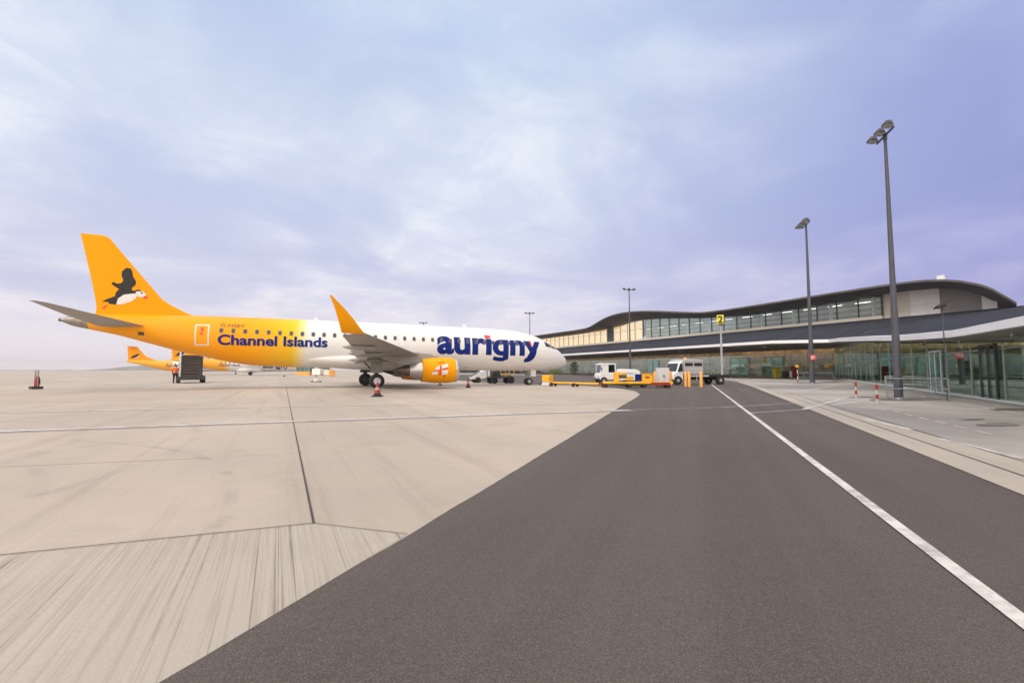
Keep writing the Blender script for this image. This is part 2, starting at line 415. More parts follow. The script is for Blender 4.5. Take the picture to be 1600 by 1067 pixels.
for off, w in ((.50, .03), (1.02, .02)): ribbon('kerb_channel', [p+nk*off for p in kb[:5]], w, .016, M['joint'])
# near slab of newer, deeply grooved concrete
jA, jB, jC = gnd(0, 868), gnd(490, 818), gnd(636, 835)
jA = jB+(jA-jB)*6
sheet('concrete_slab', [jA, jB, jC]+[gnd(480, 929), gnd(250, 1067), gnd(250, 1067)+e0*40, jA+Vector((-10, -30, 0))], .002, M['slab'])
far_j = gnd(446, 600)
segs = [(jA, jB, .013), (jB, jC, .008), (jB, far_j, .017)]
strips('expansion_joint', segs, .0085, M['joint'])
c0, c1 = gnd(0, 729.5), gnd(330, 715.5)
strips('hairline_crack', [(c0+(c0-c1)*2, c1, .012), (c1, gnd(480, 706), .006)], .005, M['crack'])
l2a, l2b = gnd(0, 674.3), gnd(985, 640.6)
strips('apron_marking', [(l2a+(l2a-l2b)*1, l2b, .16), (gnd(0, 643.5)+Vector((-20, -6.5, 0)), gnd(395, 636.6), .16), (gnd(420, 636.2), gnd(640, 632.8), .10), (gnd(820, 633), gnd(930, 631), .12)], .009, M['faded_white'])
sh = Vector((.33, -.94, 0))*.22
strips('apron_marking_grey_line', [(l2a+(l2a-l2b)+sh, l2b+sh, .13)], .0055, M['faded_grey'])  # grey band running alongside the white marking
strips('cross_road_marking', [(gnd(992, 640.2), gnd(1128, 636.5), .12), (gnd(1128, 636.5), gnd(1245, 630), .14), (gnd(1172, 645.5), gnd(1262, 639.5), .14)], .009, M['faded_road'])
wl0, wl1 = gnd(1112, 601), gnd(1600, 974)
strips('road_edge_line', [(wl0, wl1+(wl1-wl0)*.6, .098)], .0135, M['road_white'])
# parking marks on the forecourt
seg = []
for a, b in (((1392, 642), (1560, 682)), ((1330, 630), (1392, 642))):
    p, q = gnd(*a), gnd(*b); n = max(2, int((q-p).length/.9))
    for i in range(n): seg.append((p.lerp(q, (i+.15)/n), p.lerp(q, (i+.8)/n), .10))
strips('forecourt_red_marking', seg, .013, M['faded_red'])
seg = []
for a, b in (((1350, 655), (1425, 672)), ((1470, 686), (1600, 718)), ((1255, 640), (1330, 619)), ((1300, 634), (1352, 626)), ((1250, 612), (1330, 598)), ((1440, 620), (1600, 648))):
    p, q = gnd(*a), gnd(*b); seg.append((p, q, .14))
p, q = gnd(1490, 622), gnd(1620, 644)
strips('forecourt_white_marking', seg+[(p.lerp(q, i/7), p.lerp(q, (i+.55)/7), .12) for i in range(7)], .0145, M['faded_court'])
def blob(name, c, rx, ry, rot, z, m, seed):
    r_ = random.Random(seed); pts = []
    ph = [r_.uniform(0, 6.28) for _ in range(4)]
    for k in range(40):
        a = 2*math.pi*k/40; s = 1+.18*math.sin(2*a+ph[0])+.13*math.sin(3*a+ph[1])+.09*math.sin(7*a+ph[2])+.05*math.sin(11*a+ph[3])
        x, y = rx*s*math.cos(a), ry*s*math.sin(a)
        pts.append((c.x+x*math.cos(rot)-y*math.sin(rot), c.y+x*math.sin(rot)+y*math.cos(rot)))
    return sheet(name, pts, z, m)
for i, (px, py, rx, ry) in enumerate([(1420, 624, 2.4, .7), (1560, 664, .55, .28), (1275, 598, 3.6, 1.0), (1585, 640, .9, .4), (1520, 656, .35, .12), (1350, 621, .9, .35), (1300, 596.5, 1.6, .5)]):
    blob('dark_patch', gnd(px, py), rx, ry, R(18), .0175+i*.0003, M['patch_dark'], i)  # irregular dark patches on the forecourt, some around the mast bases

b_ = MB()
for i in range(24):
    x = -1900+i*26; h = 1.0+.5*math.sin(i*1.7)
    b_.add([(x, 1500, -.1), (x+26.5, 1500, -.1), (x+26.5, 1500, h), (x, 1500, h), (x, 1512, -.1), (x+26.5, 1512, -.1), (x+26.5, 1512, h), (x, 1512, h)], [(0, 1, 2, 3), (3, 2, 6, 7), (4, 7, 6, 5)])
tag(b_.build('far_bank', paint('far_grass_bank', (.20, .19, .17), .9, var=.2, scale=.05)), kind='structure')
# distant low hill past the end of the apron
hill = MB(); b0 = []
xs = np.linspace(-1, 1, 41)
for j, (dy, kz) in enumerate(((0, 0), (120, .55), (300, 1), (600, 0))):
    for x in xs: b0.append((-1690+250*x, 2000+dy, 0 if kz == 0 else kz*26*max(0, 1-abs(x)**2.2)*(1+.25*math.sin(x*9)+.12*math.sin(x*23))-.1))
hill.add(b0, [(j*41+i, j*41+i+1, (j+1)*41+i+1, (j+1)*41+i) for j in range(3) for i in range(40)])
tag(hill.build('hill', paint('hill_grass', (.10, .13, .06), .9, var=.3, scale=.02), smooth=60), kind='structure')

# ------------------------------------------------------------------ lettering and surface decals
def text_mesh(body, bold=0.):
    cu = bpy.data.curves.new('lettering', 'FONT'); cu.body = body; cu.size = 1; cu.offset = bold; cu.resolution_u = 5
    o = bpy.data.objects.new('lettering', cu); COL.objects.link(o)
    me = bpy.data.meshes.new_from_object(o.evaluated_get(bpy.context.evaluated_depsgraph_get()))
    bpy.data.objects.remove(o); bm = bmesh.new(); bm.from_mesh(me); bpy.data.meshes.remove(me); return bm
def cut(bm, axis, step):
    cs = [v.co[axis] for v in bm.verts]; lo, hi = min(cs), max(cs)
    n = Vector((0, 0, 0)); n[axis] = 1; t = lo+step
    while t < hi:
        p = Vector((0, 0, 0)); p[axis] = t
        bmesh.ops.bisect_plane(bm, geom=bm.verts[:]+bm.edges[:]+bm.faces[:], plane_co=p, plane_no=n); t += step
def fit(bm, u0, u1, v0=None, v1=None):      # scale a flat mesh to a box
    xs = [v.co.x for v in bm.verts]; ys = [v.co.y for v in bm.verts]
    a, b, c, d = min(xs), max(xs), min(ys), max(ys)
    k = (u1-u0)/(b-a)
    for v in bm.verts:
        v.co.x = u0+(v.co.x-a)*k
        v.co.y = v.co.y*k if v0 is None else v0+(v.co.y-c)*(v1-v0)/(d-c)
    return bm
def decal(name, bm, fn, m, parent, step=(.5, .12)):
    cut(bm, 0, step[0]); cut(bm, 1, step[1])
    for v in bm.verts: v.co = fn(v.co.x, v.co.y)
    me = bpy.data.meshes.new(name); bm.to_mesh(me); bm.free(); me.materials.append(m)
    o = bpy.data.objects.new(name, me); COL.objects.link(o); o.parent = parent; return o
def poly_bm(polys):
    bm = bmesh.new()
    for p in polys:
        vs = [bm.verts.new((x, y, 0)) for x, y in p]
        for t in tessellate_polygon([[Vector((x, y, 0)) for x, y in p]]): bm.faces.new([vs[i] for i in t])
    return bm
def band_glyph(paths, w):       # heavy letters drawn as bands along centre lines; butt ends
    polys = []
    for pts in paths:
        for i in range(len(pts)-1):
            p, q = Vector(pts[i]), Vector(pts[i+1]); d = (q-p).normalized(); n = Vector((-d.y, d.x))*w/2
            polys.append([p-n, q-n, q+n, p+n])
    return polys

# ------------------------------------------------------------------ the airliner
NOSE = Vector((4.77, 39.9, 0))
ac = empty('airliner', NOSE, math.atan2(-.3603, -.9328))
tag(ac, 'large white and yellow airliner with puffin emblem on its fin, nearest of the parked aircraft', 'airplane')
TOP = [(-.02, 1.89), (.19, 2.31), (.63, 2.75), (1.18, 3.14), (1.79, 3.51), (2.4, 3.83), (3.0, 4.07), (3.83, 4.30), (4.82, 4.47), (6.25, 4.58), (7.4, 4.63), (10.6, 4.68), (15.5, 4.76), (20., 4.81), (24., 4.84), (27.8, 4.83), (29.5, 4.81), (31.8, 4.74), (33.1, 4.65), (33.9, 4.55), (34.4, 4.42)]
BOT = [(-.02, 1.88), (.13, 1.61), (.51, 1.39), (1.19, 1.25), (2.17, 1.19), (3.4, 1.18), (7.4, 1.21), (10.6, 1.25), (15.5, 1.32), (19.9, 1.41), (22.4, 1.47), (23.8, 1.54), (25.0, 1.68), (25.9, 1.86), (26.8, 2.08), (28.6, 2.53), (30.2, 3.0), (31.6, 3.42), (33.15, 3.77), (34.0, 3.98), (34.4, 4.17)]
WID = [(-.02, .02), (.19, .28), (.51, .50), (1.0, .76), (1.8, 1.06), (2.8, 1.29), (4.0, 1.44), (5.5, 1.505), (22.4, 1.505), (24.5, 1.45), (26.5, 1.30), (28.5, 1.07), (30.5, .78), (32.3, .50), (33.4, .32), (34.4, .16)]
def smooth_tab(tab):
    xs = np.array([a for a, _ in tab]); ys = np.array([b for _, b in tab])
    m = np.gradient(ys, xs)
    def fn(x):
        x = min(max(x, xs[0]), xs[-1]); i = min(len(xs)-2, max(0, int(np.searchsorted(xs, x))-1))
        h = xs[i+1]-xs[i]; t = (x-xs[i])/h
        return float((2*t**3-3*t*t+1)*ys[i]+(t**3-2*t*t+t)*h*m[i]+(3*t*t-2*t**3)*ys[i+1]+(t**3-t*t)*h*m[i+1]) if 1 < i < len(xs)-2 else float(np.interp(x, xs, ys))
    return fn
f_top, f_bot, f_wid = smooth_tab(TOP), smooth_tab(BOT), smooth_tab(WID)
def side_y(x, z):
    t, b = f_top(x), f_bot(x); u = (z-(t+b)/2)/((t-b)/2)
    return f_wid(x)*math.sqrt(max(.0, 1-u*u))
def skin_pt(x, z, off=.014, s=1):
    t, b = f_top(x), f_bot(x); c, h, a = (t+b)/2, (t-b)/2, f_wid(x)
    z = min(max(z, b+.002), t-.002)
    y = side_y(x, z); n = Vector((0, y/a**2, (z-c)/h**2)).normalized()
    return Vector((x, s*(y+n.y*off), z+n.z*off))
k = Mat('livery_paint'); c_ = k.coord(); q = k.n('ShaderNodeSeparateXYZ'); k.l(c_, q.inputs[0])
w_ = k.noise(c_, .5, 3); slant = k.math('ADD', q.outputs[0], k.math('MULTIPLY', k.math('SUBTRACT', q.outputs[2], 3.0), .10))
r_ = k.n('ShaderNodeValToRGB'); k.l(k.rng(slant, 20.3, 26.3, 0, 1, False), r_.inputs[0])
for i, (p, c) in enumerate([(.06, (.82, .82, .82)), (.14, (.90, .72, .26)), (.22, (.95, .57, .006)), (.45, (.95, .45, .001)), (.75, (.95, .375, .0))]):
    e = r_.color_ramp.elements
    if i > 1: e.new(p)
    e[i].position = p; e[i].color = (*c, 1)
fx = k.math('FRACT', k.math('MULTIPLY', q.outputs[0], .46)); fz = k.math('FRACT', k.math('ADD', k.math('MULTIPLY', q.outputs[2], .95), .37))
seam = k.math('MAXIMUM', k.rng(fx, .012, .0, 0, 1), k.rng(fz, .022, .0, 0, 1))
grime = k.math('MULTIPLY', k.rng(k.noise(k.coord(scale=(.5, 1, 3)), 1.6, 6, .65), .42, .72), k.rng(q.outputs[2], 2.6, 1.2, 0, .30))
pc = k.mix(k.math('MULTIPLY', seam, .16), k.mix(k.rng(w_, .3, .7, 0, .05), r_.outputs[0], (.55, .5, .45)), (.25, .2, .15))
k.put(k.b.inputs['Base Color'], k.mix(grime, pc, (.32, .28, .24)))
k.put(k.b.inputs['Roughness'], .40); k.b.inputs['Specular IOR Level'].default_value = .2
M['livery'] = k.m
def fuselage_mesh(x0, x1, n):
    b = MB(); rs = []
    for i in range(n+1):
        u = i/n; x = x0+(x1-x0)*u
        if x0 < 1: x = x1*(u**1.7)-.02*(1-u)
        t, bo, a = f_top(x), f_bot(x), f_wid(x)
        rs.append([(x, a*math.sin(2*math.pi*j/48), (t+bo)/2+(t-bo)/2*math.cos(2*math.pi*j/48)) for j in range(48)])
    return b.rings(rs)
fus = fuselage_mesh(-.02, 33.05, 90).build('fuselage', M['livery'], ac, smooth=60)
tc_ = fuselage_mesh(33.06, 34.4, 8).build('tail_cone', M['aft_grey'], ac, smooth=60)
tag(tc_, 'bare metal tail cone')
MB().lathe([(34.38, .11), (34.55, .10), (34.56, .06), (34.3, .05)], (0, 0, 4.29), 'x', 16).build('exhaust_pipe', M['hot_metal'], tc_)
# belly fairing
b = MB(); rs = []
for i in range(29):
    u = i/28; x = 11.2+10.4*u; e = math.sin(math.pi*u**.85)**.75
    rs.append([(x, (.85+.87*e)*math.sin(2*math.pi*j/32), 1.95+(.72*math.cos(2*math.pi*j/32))*(.55+.40*e)-.06*e+.02*(x-15)) for j in range(32)])
b.rings(rs).build('belly_fairing', M['white'], ac, smooth=60)
# fin with dorsal fillet
FIN = [(4.35, 27.3, 32.95, .20), (4.80, 27.6, 32.82, .24), (4.98, 28.05, 32.79, .26), (5.19, 28.45, 32.80, .28), (5.50, 29.0, 32.84, .27), (5.81, 29.42, 32.90, .26), (6.4, 29.90, 33.02, .245), (7.4, 30.68, 33.24, .21), (8.5, 31.53, 33.50, .165), (9.2, 32.06, 33.66, .13), (9.5, 32.29, 33.74, .11), (9.64, 32.48, 33.77, .09), (9.70, 32.75, 33.79, .03)]
def foil(c):   # half thickness along the chord, 0..1
    return 2.96*(.2969*math.sqrt(c)-.126*c-.3516*c*c+.2843*c**3-.1036*c**4)*1.7
CH = [0, .012, .04, .1, .2, .32, .46, .6, .75, .9, 1.]
b = MB(); rs = []
for z, le, te, th in FIN:
    up = [(le+(te-le)*c, th*.55*foil(c), z) for c in CH]; dn = [(x, -y, z) for x, y, z in reversed(up[1:-1])]
    rs.append(up+dn)
fin = b.rings(rs).build('tail_fin', M['orange_yellow'], ac, smooth=50)
def fin_pt(x, z, off=.012):
    zs = [r[0] for r in FIN]; le, te, th = (float(np.interp(z, zs, [r[i] for r in FIN])) for i in (1, 2, 3))
    c = min(1, max(0, (x-le)/(te-le))); return Vector((x, th*.55*foil(c)+off, z))
ac_rot = Matrix.Rotation(-ac.rotation_euler.z, 3, 'Z')
def ac_local(px, py, lat=0.):            # point of the photograph on the vertical plane at lateral distance lat
    d = ac_rot @ ray(px, py); o = ac_rot @ (Vector((0, 0, CAM_H))-NOSE)
    t = (lat-o.y)/d.y; p = o+d*t; return p.x, p.z
def zz(px, py): return ac_local(120+px/7.115, 355+py/7.115, .12)
emb = [('emblem_wing', 'black_matt', [[(270,825),(330,795),(420,765),(425,730),(465,685),(420,660),(378,628),(398,604),(440,625),(490,620),(515,590),(494,540),(497,490),(545,450),(592,455),(612,490),(622,550),(655,600),(650,640),(612,672),(608,700),(655,712),(645,745),(520,748),(452,792),(432,858),(350,850),(345,830)]]),
       ('emblem_belly', 'white', [[(432,858),(452,792),(520,748),(640,735),(667,760),(655,790),(600,825),(520,852)]]),
       ('emblem_face', 'white', [[(648,730),(660,708),(720,708),(750,728),(768,752),(768,770),(730,777),(690,775),(662,757)]]),
       ('emblem_cap', 'black_matt', [[(630,712),(652,700),(682,692),(725,706),(700,712),(660,712),(650,730),(636,740)], [(706,724),(726,722),(732,736),(714,742)]]),
       ('emblem_beak', 'flag_red', [[(732,777),(768,758),(788,785),(770,798),(745,795)]]),
       ('emblem_feet', 'flag_red', [[(276,888),(300,876),(322,862),(340,868),(316,884),(300,906),(280,900)]])]
for i, (nm, mm, ps) in enumerate(emb):
    decal(nm, poly_bm([[zz(*p) for p in pp] for pp in ps]), lambda x, z, i=i: fin_pt(x, z, .010+.004*i), M[mm], fin, (.3, .3))
M['tail_grey'] = paint('tailplane_grey_paint', (.33, .31, .285), .45, var=.1, scale=.9)
# surfaces made of foil sections: (leading edge point, chord vector, up vector, thickness)
def foil_loft(secs):
    b = MB(); rs = []
    for le, ch, up, th in secs:
        le, ch, up = Vector(le), Vector(ch), Vector(up).normalized()
        rs.append([le+ch*c+up*(th*.5*foil(c)) for c in CH]+[le+ch*c-up*(th*.35*foil(c)) for c in reversed(CH[1:-1])])
    return b.rings(rs)
def wing_z(y): return 1.95+(y-1.5)*1.06/11.3
for s in (1, -1):
    secs = []
    for y in (.6, 1.5, 3.2, 5.0, 8.0, 10.5, 12.6):
        le = 12.0+.4956*(y-1.5); te = np.interp(y, [.6, 1.5, 5, 12.8], [17.7, 17.6, 17.45, 18.62])
        secs.append(((le, s*y, wing_z(y)), (te-le, 0, -.10), (0, 0, 1), np.interp(y, [.6, 5, 12.6], [.62, .42, .16])))
    wg = foil_loft(secs).build('wing', M['wing_grey'], ac, smooth=50)
    W2 = [(12.6, 0, 17.5, 18.60, .15, 0), (12.9, .06, 17.66, 18.64, .14, 20), (13.15, .26, 17.84, 18.70, .12, 45), (13.34, .62, 18.12, 18.80, .10, 62), (13.55, 1.12, 18.58, 18.96, .07, 68), (13.68, 1.46, 18.93, 19.10, .045, 70), (13.73, 1.60, 19.07, 19.18, .02, 70)]
    foil_loft([((le, s*y, wing_z(12.6)+dz), (te-le, 0, 0), (0, -s*math.sin(R(a)), math.cos(R(a))), th) for y, dz, le, te, th, a in W2]).build('winglet', M['orange_yellow'], wg, smooth=60)
    for y, ln in ((3.3, 2.6), (6.6, 2.3), (9.4, 1.9)):
        te = float(np.interp(y, [1.5, 5, 12.8], [17.6, 17.45, 18.62])); z = wing_z(y)
        MB().lathe([(te-ln*.75, .02), (te-ln*.55, .13), (te-ln*.2, .17), (te+ln*.05, .13), (te+ln*.22, .02)], (0, s*y, z-.20), 'x', 14).build('flap_fairing', M['wing_grey'], wg, smooth=60)
    fl = MB()
    for y0, y1 in ((1.7, 4.9), (5.1, 8.9)):
        a = [float(np.interp(y, [1.5, 5, 12.8], [17.6, 17.45, 18.62])) for y in (y0, y1)]
        vs = []
        for y, te in ((y0, a[0]), (y1, a[1])):
            z = wing_z(y)-.14; vs += [(te-.55, s*y, z+.0), (te+.10, s*y, z-.16), (te+.10, s*y, z-.19), (te-.55, s*y, z-.07)]
        fl.add(vs, [(0, 1, 5, 4), (1, 2, 6, 5), (2, 3, 7, 6), (3, 0, 4, 7), (3, 2, 1, 0), (4, 5, 6, 7)])
    fl.build('flap', M['light_grey'], wg, smooth=0)
    foil_loft([((29.9, s*.55, 3.95), (2.5, 0, -.05), (0, 0, 1), .30), ((31.4, s*3.0, 4.34), (1.55, 0, -.03), (0, 0, 1), .20), ((32.75, s*5.2, 4.70), (.55, 0, 0), (0, 0, 1), .10), ((33.1, s*5.5, 4.75), (.25, 0, 0), (0, 0, 1), .03)]).build('tailplane', M['tail_grey'], ac, smooth=50)
    # engine
    ec = (0, s*4.7, 1.23)
    en = MB().lathe([(11.35, .60), (11.16, .66), (11.08, .72), (11.10, .77), (11.25, .815), (11.6, .855), (12.2, .865), (12.9, .83), (13.45, .765), (13.47, .74), (13.3, .72), (12.6, .70), (11.9, .66)], ec, 'x', 48, False).build('engine', M['orange_yellow'], ac, smooth=50)
    MB().lathe([(11.03, .70), (11.0, .735), (11.05, .785), (11.16, .812), (11.24, .822), (11.2, .70), (11.12, .68)], ec, 'x', 48, False).build('inlet_lip', M['bare_metal'], en, smooth=50)
    MB().lathe([(12.2, .03), (12.0, .66)], ec, 'x', 32).build('fan_disc', M['dark'], en)
    MB().lathe([(11.75, .01), (11.9, .14), (12.15, .22)], ec, 'x', 20).build('spinner', M['dark'], en)
    co = MB().lathe([(13.0, .66), (13.5, .64), (14.0, .56), (14.28, .48), (14.28, .44), (13.4, .5)], ec, 'x', 36, False).build('core_cowl', M['bare_metal'], en, smooth=50)
    MB().lathe([(13.9, .43), (14.35, .40), (14.75, .27), (15.2, .10), (15.35, .02)], ec, 'x', 28).build('exhaust_cone', M['hot_metal'], en, smooth=50)
    y0 = s*4.7
    MB().rings([[(x, y0+dy*w, z0), (x, y0-dy*w, z0), (x, y0-dy*w, z1), (x, y0+dy*w, z1)] for x, z0, z1, w, dy in ((12.3, 1.9, 2.12, .06, 1), (12.9, 1.75, 2.3, .16, 1), (13.9, 1.55, 2.42, .18, 1), (15.0, 1.65, 2.3, .16, 1), (16.0, 1.95, 2.2, .04, 1))]).build('pylon', M['wing_grey'], en, smooth=40)
    if s == 1:
        def nac_pt(x, z, off=.012):
            r = float(np.interp(x, [11.25, 11.6, 12.2, 12.9, 13.45], [.815, .855, .865, .83, .765]))+off
            dz = min(max((z-1.23), -r*.98), r*.98); return Vector((x, 4.7+math.sqrt(r*r-dz*dz), 1.23+dz))
        e_ = lambda *pts: [ac_local(x, y, 5.5) for x, y in pts]
        decal('engine_emblem', poly_bm([e_((682.5,573), (687,571.3), (687,577), (679.5,578.3)), e_((690.5,570.4), (700,568.6), (700,573.4), (690.5,575.3)), e_((676.3,581), (683.5,579.6), (683.5,584.8), (674,585.4)), e_((690.3,579), (700,577.6), (699.2,584.6), (690,585))]), nac_pt, M['white'], en, (.1, .1))
        decal('engine_emblem_cross', poly_bm([e_((677.8,579.2), (687,577.6), (687,579.6), (676.6,580.9)), e_((691.3,576), (700,574.2), (700,576.6), (691.3,578.2)), e_((687.4,571), (689.6,570.6), (689.2,586), (685.6,586.2))]), lambda x, z: nac_pt(x, z, .015), M['flag_red'], en, (.1, .1))
        decal('engine_stencil', poly_bm([e_((685,566), (695,565), (695,566.3), (685,567.2))]), nac_pt, M['red'], en, (.1, .1)); decal('engine_stencil', poly_bm([e_((693.6,586), (695,586), (695,590.5), (693.6,590.5))]), nac_pt, M['red'], en, (.1, .1))
    # main landing gear
    for nm in ('main_landing_gear',):
        gx, gy = 16.40-s*.20, s*2.97
        gear = MB().tube((gx, gy, .5), (gx-.05, gy-s*.25, 2.0), .10, .12, 12).tube((gx, gy, .9), (gx+.9, gy-s*.7, 1.9), .05).build('main_landing_gear', M['dark'], ac)
        MB().box(gx-.38, gx+.42, gy+s*.02-.02, gy+s*.02+.02, 1.05, 1.8).build('gear_door', M['wing_grey'], gear)
        for dy in (-.27, .27):
            w = MB().lathe([(-.16, .28), (-.18, .42), (-.13, .485), (0, .495), (.13, .485), (.18, .42), (.16, .28)], (gx, gy+dy, .495), 'y', 32).build('wheel', M['black'], gear, smooth=50)
            MB().lathe([(-.185, .10), (-.175, .24), (.175, .24), (.185, .10)], (gx, gy+dy, .495), 'y', 24).build('wheel_hub', M['light_grey' if s == 1 and dy > 0 else 'dark'], w)  # only the lit near hub is pale; hubs in shade are coloured dark
# nose gear
gx = 3.65
gear = MB().tube((gx, 0, .3), (gx+.1, 0, 1.35), .07, .09, 12).tube((gx+.02, 0, .7), (gx+.75, 0, 1.3), .04).box(gx-.08, gx+.12, -.12, .12, .75, .95).build('nose_landing_gear', M['steel'], ac)
MB().box(gx-.55, gx-.1, .34, .38, .72, 1.25).build('gear_door', M['white'], gear)
MB().box(gx-.55, gx-.1, -.38, -.34, .72, 1.25).build('gear_door', M['white'], gear)
for dy in (-.2, .2):
    w = MB().lathe([(-.10, .18), (-.11, .25), (-.07, .295), (.07, .295), (.11, .25), (.10, .18)], (gx, dy, .295), 'y', 28).build('wheel', M['black'], gear, smooth=50)
    MB().lathe([(-.112, .06), (-.105, .15), (.105, .15), (.112, .06)], (gx, dy, .295), 'y', 20).build('wheel_hub', M['grey'], w)
# cabin windows
def win_z(x): return 3.50+(x-11.8)*.0222
def rrect(w, h, r=.09, n=4):
    pts = []
    for cx, cy, a0 in ((w/2-r, h/2-r, 0), (-w/2+r, h/2-r, 90), (-w/2+r, -h/2+r, 180), (w/2-r, -h/2+r, 270)):
        for i in range(n+1):
            a = R(a0+90*i/n); pts.append((cx+r*math.cos(a), cy+r*math.sin(a)))
    return pts
for s in (1, -1):
    for i in range(32):
        x = 25.81-.685*i; z = win_z(x)
        if s == -1 and i % 1: continue
        o = decal('cabin_window', poly_bm([[(x+a, z+c) for a, c in rrect(.23, .31, .07)]]), lambda x, z, s=s: skin_pt(x, z, .012, s), M['cabin_shade'], fus, (.2, .08))
        decal('window_pane', poly_bm([[(x+a, z+c) for a, c in rrect(.165, .24, .055)]]), lambda x, z, s=s: skin_pt(x, z, .017, s), M['hull_glass'], o, (.2, .08))
def frame_polys(x0, x1, z0, z1, w):
    return [[(x0, z0), (x1, z0), (x1, z0+w), (x0, z0+w)], [(x0, z1-w), (x1, z1-w), (x1, z1), (x0, z1)], [(x0, z0+w), (x0+w, z0+w), (x0+w, z1-w), (x0, z1-w)], [(x1-w, z0+w), (x1, z0+w), (x1, z1-w), (x1-w, z1-w)]]
dr = decal('rear_door_outline', poly_bm(frame_polys(26.48, 27.28, 2.82, 4.16, .075)), lambda x, z: skin_pt(x, z, .012), M['white'], ac, (.3, .1))
decal('door_window', poly_bm([[(26.80, 3.72), (26.95, 3.72), (26.95, 3.98), (26.80, 3.98)], [(26.82, 3.50), (27.0, 3.50), (27.0, 3.64), (26.82, 3.64)]]), lambda x, z: skin_pt(x, z, .016), M['flag_red'], dr, (.3, .1))
decal('emergency_exit_outline', poly_bm(frame_polys(14.05, 14.62, 2.95, 3.98, .02)), lambda x, z: skin_pt(x, z, .010), M['light_grey'], ac, (.3, .1))
decal('service_hatch', poly_bm([[(30.05, 3.42), (30.38, 3.42), (30.38, 3.62), (30.05, 3.62)]]), lambda x, z: skin_pt(x, z, .012), M['dark_brown'], ac, (.3, .1))
for s in (1, -1):
    decal('cockpit_window', poly_bm([[(2.52, 3.62), (2.50, 3.22), (1.92, 3.12), (1.98, 3.46)], [(1.88, 3.43), (1.84, 3.10), (1.28, 2.98), (1.30, 3.10), (1.62, 3.33)]]), lambda x, z, s=s: skin_pt(x, min(z, f_top(x)-.03), .012, s), M['cockpit'], fus, (.12, .06))
# small antenna and probes
MB().rings([[(9.0, -.015, 4.6), (9.35, -.015, 4.6), (9.35, .015, 4.6), (9.0, .015, 4.6)], [(9.2, -.01, 4.95), (9.38, -.01, 4.95), (9.38, .01, 4.95), (9.2, .01, 4.95)]]).build('antenna', M['white'], ac)
MB().rings([[(20.0, -.015, 4.75), (20.35, -.015, 4.75), (20.35, .015, 4.75), (20.0, .015, 4.75)], [(20.2, -.01, 5.05), (20.38, -.01, 5.05), (20.38, .01, 5.05), (20.2, .01, 5.05)]]).build('antenna', M['white'], ac)

# lettering on the starboard side: text coordinate u runs towards the nose
def side_text(name, body, bold, xl, xr, z_base, m, vscale=1., parent=fus, off=.020):
    bm = text_mesh(body, bold)
    fit(bm, 0, xl-xr)
    for v in bm.verts: v.co.y *= vscale
    return decal(name, bm, lambda u, v: skin_pt(xl-u, z_base(xl-u)+v, off), m, parent, (.6, .12))
side_text('lettering', 'Channel Islands', .030, 25.98, 19.40, lambda x: 2.90+(x-25.9)*.010, M['navy'], .86)
side_text('registration', 'G-NSEY', .0, 25.9, 24.5, lambda x: 4.06+(x-25.9)*.03, M['dark_brown'], .72)
bm = text_mesh('aur\u0131qny', .038); ys_ = 1.31/.509
fit(bm, 0, 11.78-3.08)
k_ = max(v.co.y for v in bm.verts)
asc = .509  # x-height of the emboldened face
cur = bmesh.new(); bmesh.ops.translate(bm, verts=bm.verts, vec=(0, 0, 0))
def base_z(x): return 2.56-(11.75-x)*.0120
xh = sorted(v.co.y for v in bm.verts)[-8]
for v in bm.verts: v.co.y *= (1.25-.135*v.co.x/8.7)/xh
cut_z = -.42                       # the tails of g and y are drawn as curved hooks below
for ax_ in (1,):
    bmesh.ops.bisect_plane(bm, geom=bm.verts[:]+bm.edges[:]+bm.faces[:], plane_co=(0, cut_z, 0), plane_no=(0, 1, 0), clear_inner=True)
decal('lettering', bm, lambda u, v: skin_pt(11.78-u, base_z(11.78-u)+v, .008), M['navy'], fus, (.3, .12))
def hook(pts, w0, w1, name):        # curved tail of a letter
    c = [Vector(p) for p in pts]; poly_a, poly_b = [], []
    for i, p in enumerate(c):
        a, b_ = c[max(0, i-1)], c[min(len(c)-1, i+1)]; d = (b_-a).normalized(); n = Vector((-d.y, d.x))*(w0+(w1-w0)*i/(len(c)-1))/2
        poly_a.append(p+n); poly_b.append(p-n)
    qs = [[tuple(poly_a[i]), tuple(poly_a[i+1]), tuple(poly_b[i+1]), tuple(poly_b[i])] for i in range(len(c)-1)]
    return decal(name, poly_bm(qs), lambda x, z: skin_pt(x, z, .011), M['navy'], fus, (.2, .1))
def px_(*pts): return [ac_local(x, y, 1.4) for x, y in pts]
hook(px_((790.4, 554), (790.2, 557.5), (788.5, 560), (785.5, 561.3), (781, 561.3), (776, 560.6), (770.5, 559.2)), .34, .30, 'lettering_tail')
hook(px_((836.5, 547), (835, 553), (833, 557.5), (830, 560.8), (826, 562.6), (823, 563), (819.5, 562.6)), .30, .30, 'lettering_tail')
e_ = lambda *pts: [ac_local(x, y, 1.35) for x, y in pts]
decal('lettering_dot', poly_bm([e_((757, 528.6), (757.3, 523.6), (763, 523.8), (766.3, 525.2), (766.3, 527.2), (764, 529))]), lambda x, z: skin_pt(x, z, .022), M['flag_red'], fus, (.2, .1))
decal('lettering_flash', poly_bm([e_((826.5, 532), (829.5, 533), (831.5, 543.5), (829, 540.5))]), lambda x, z: skin_pt(x, z, .022), M['flag_red'], fus, (.2, .1))

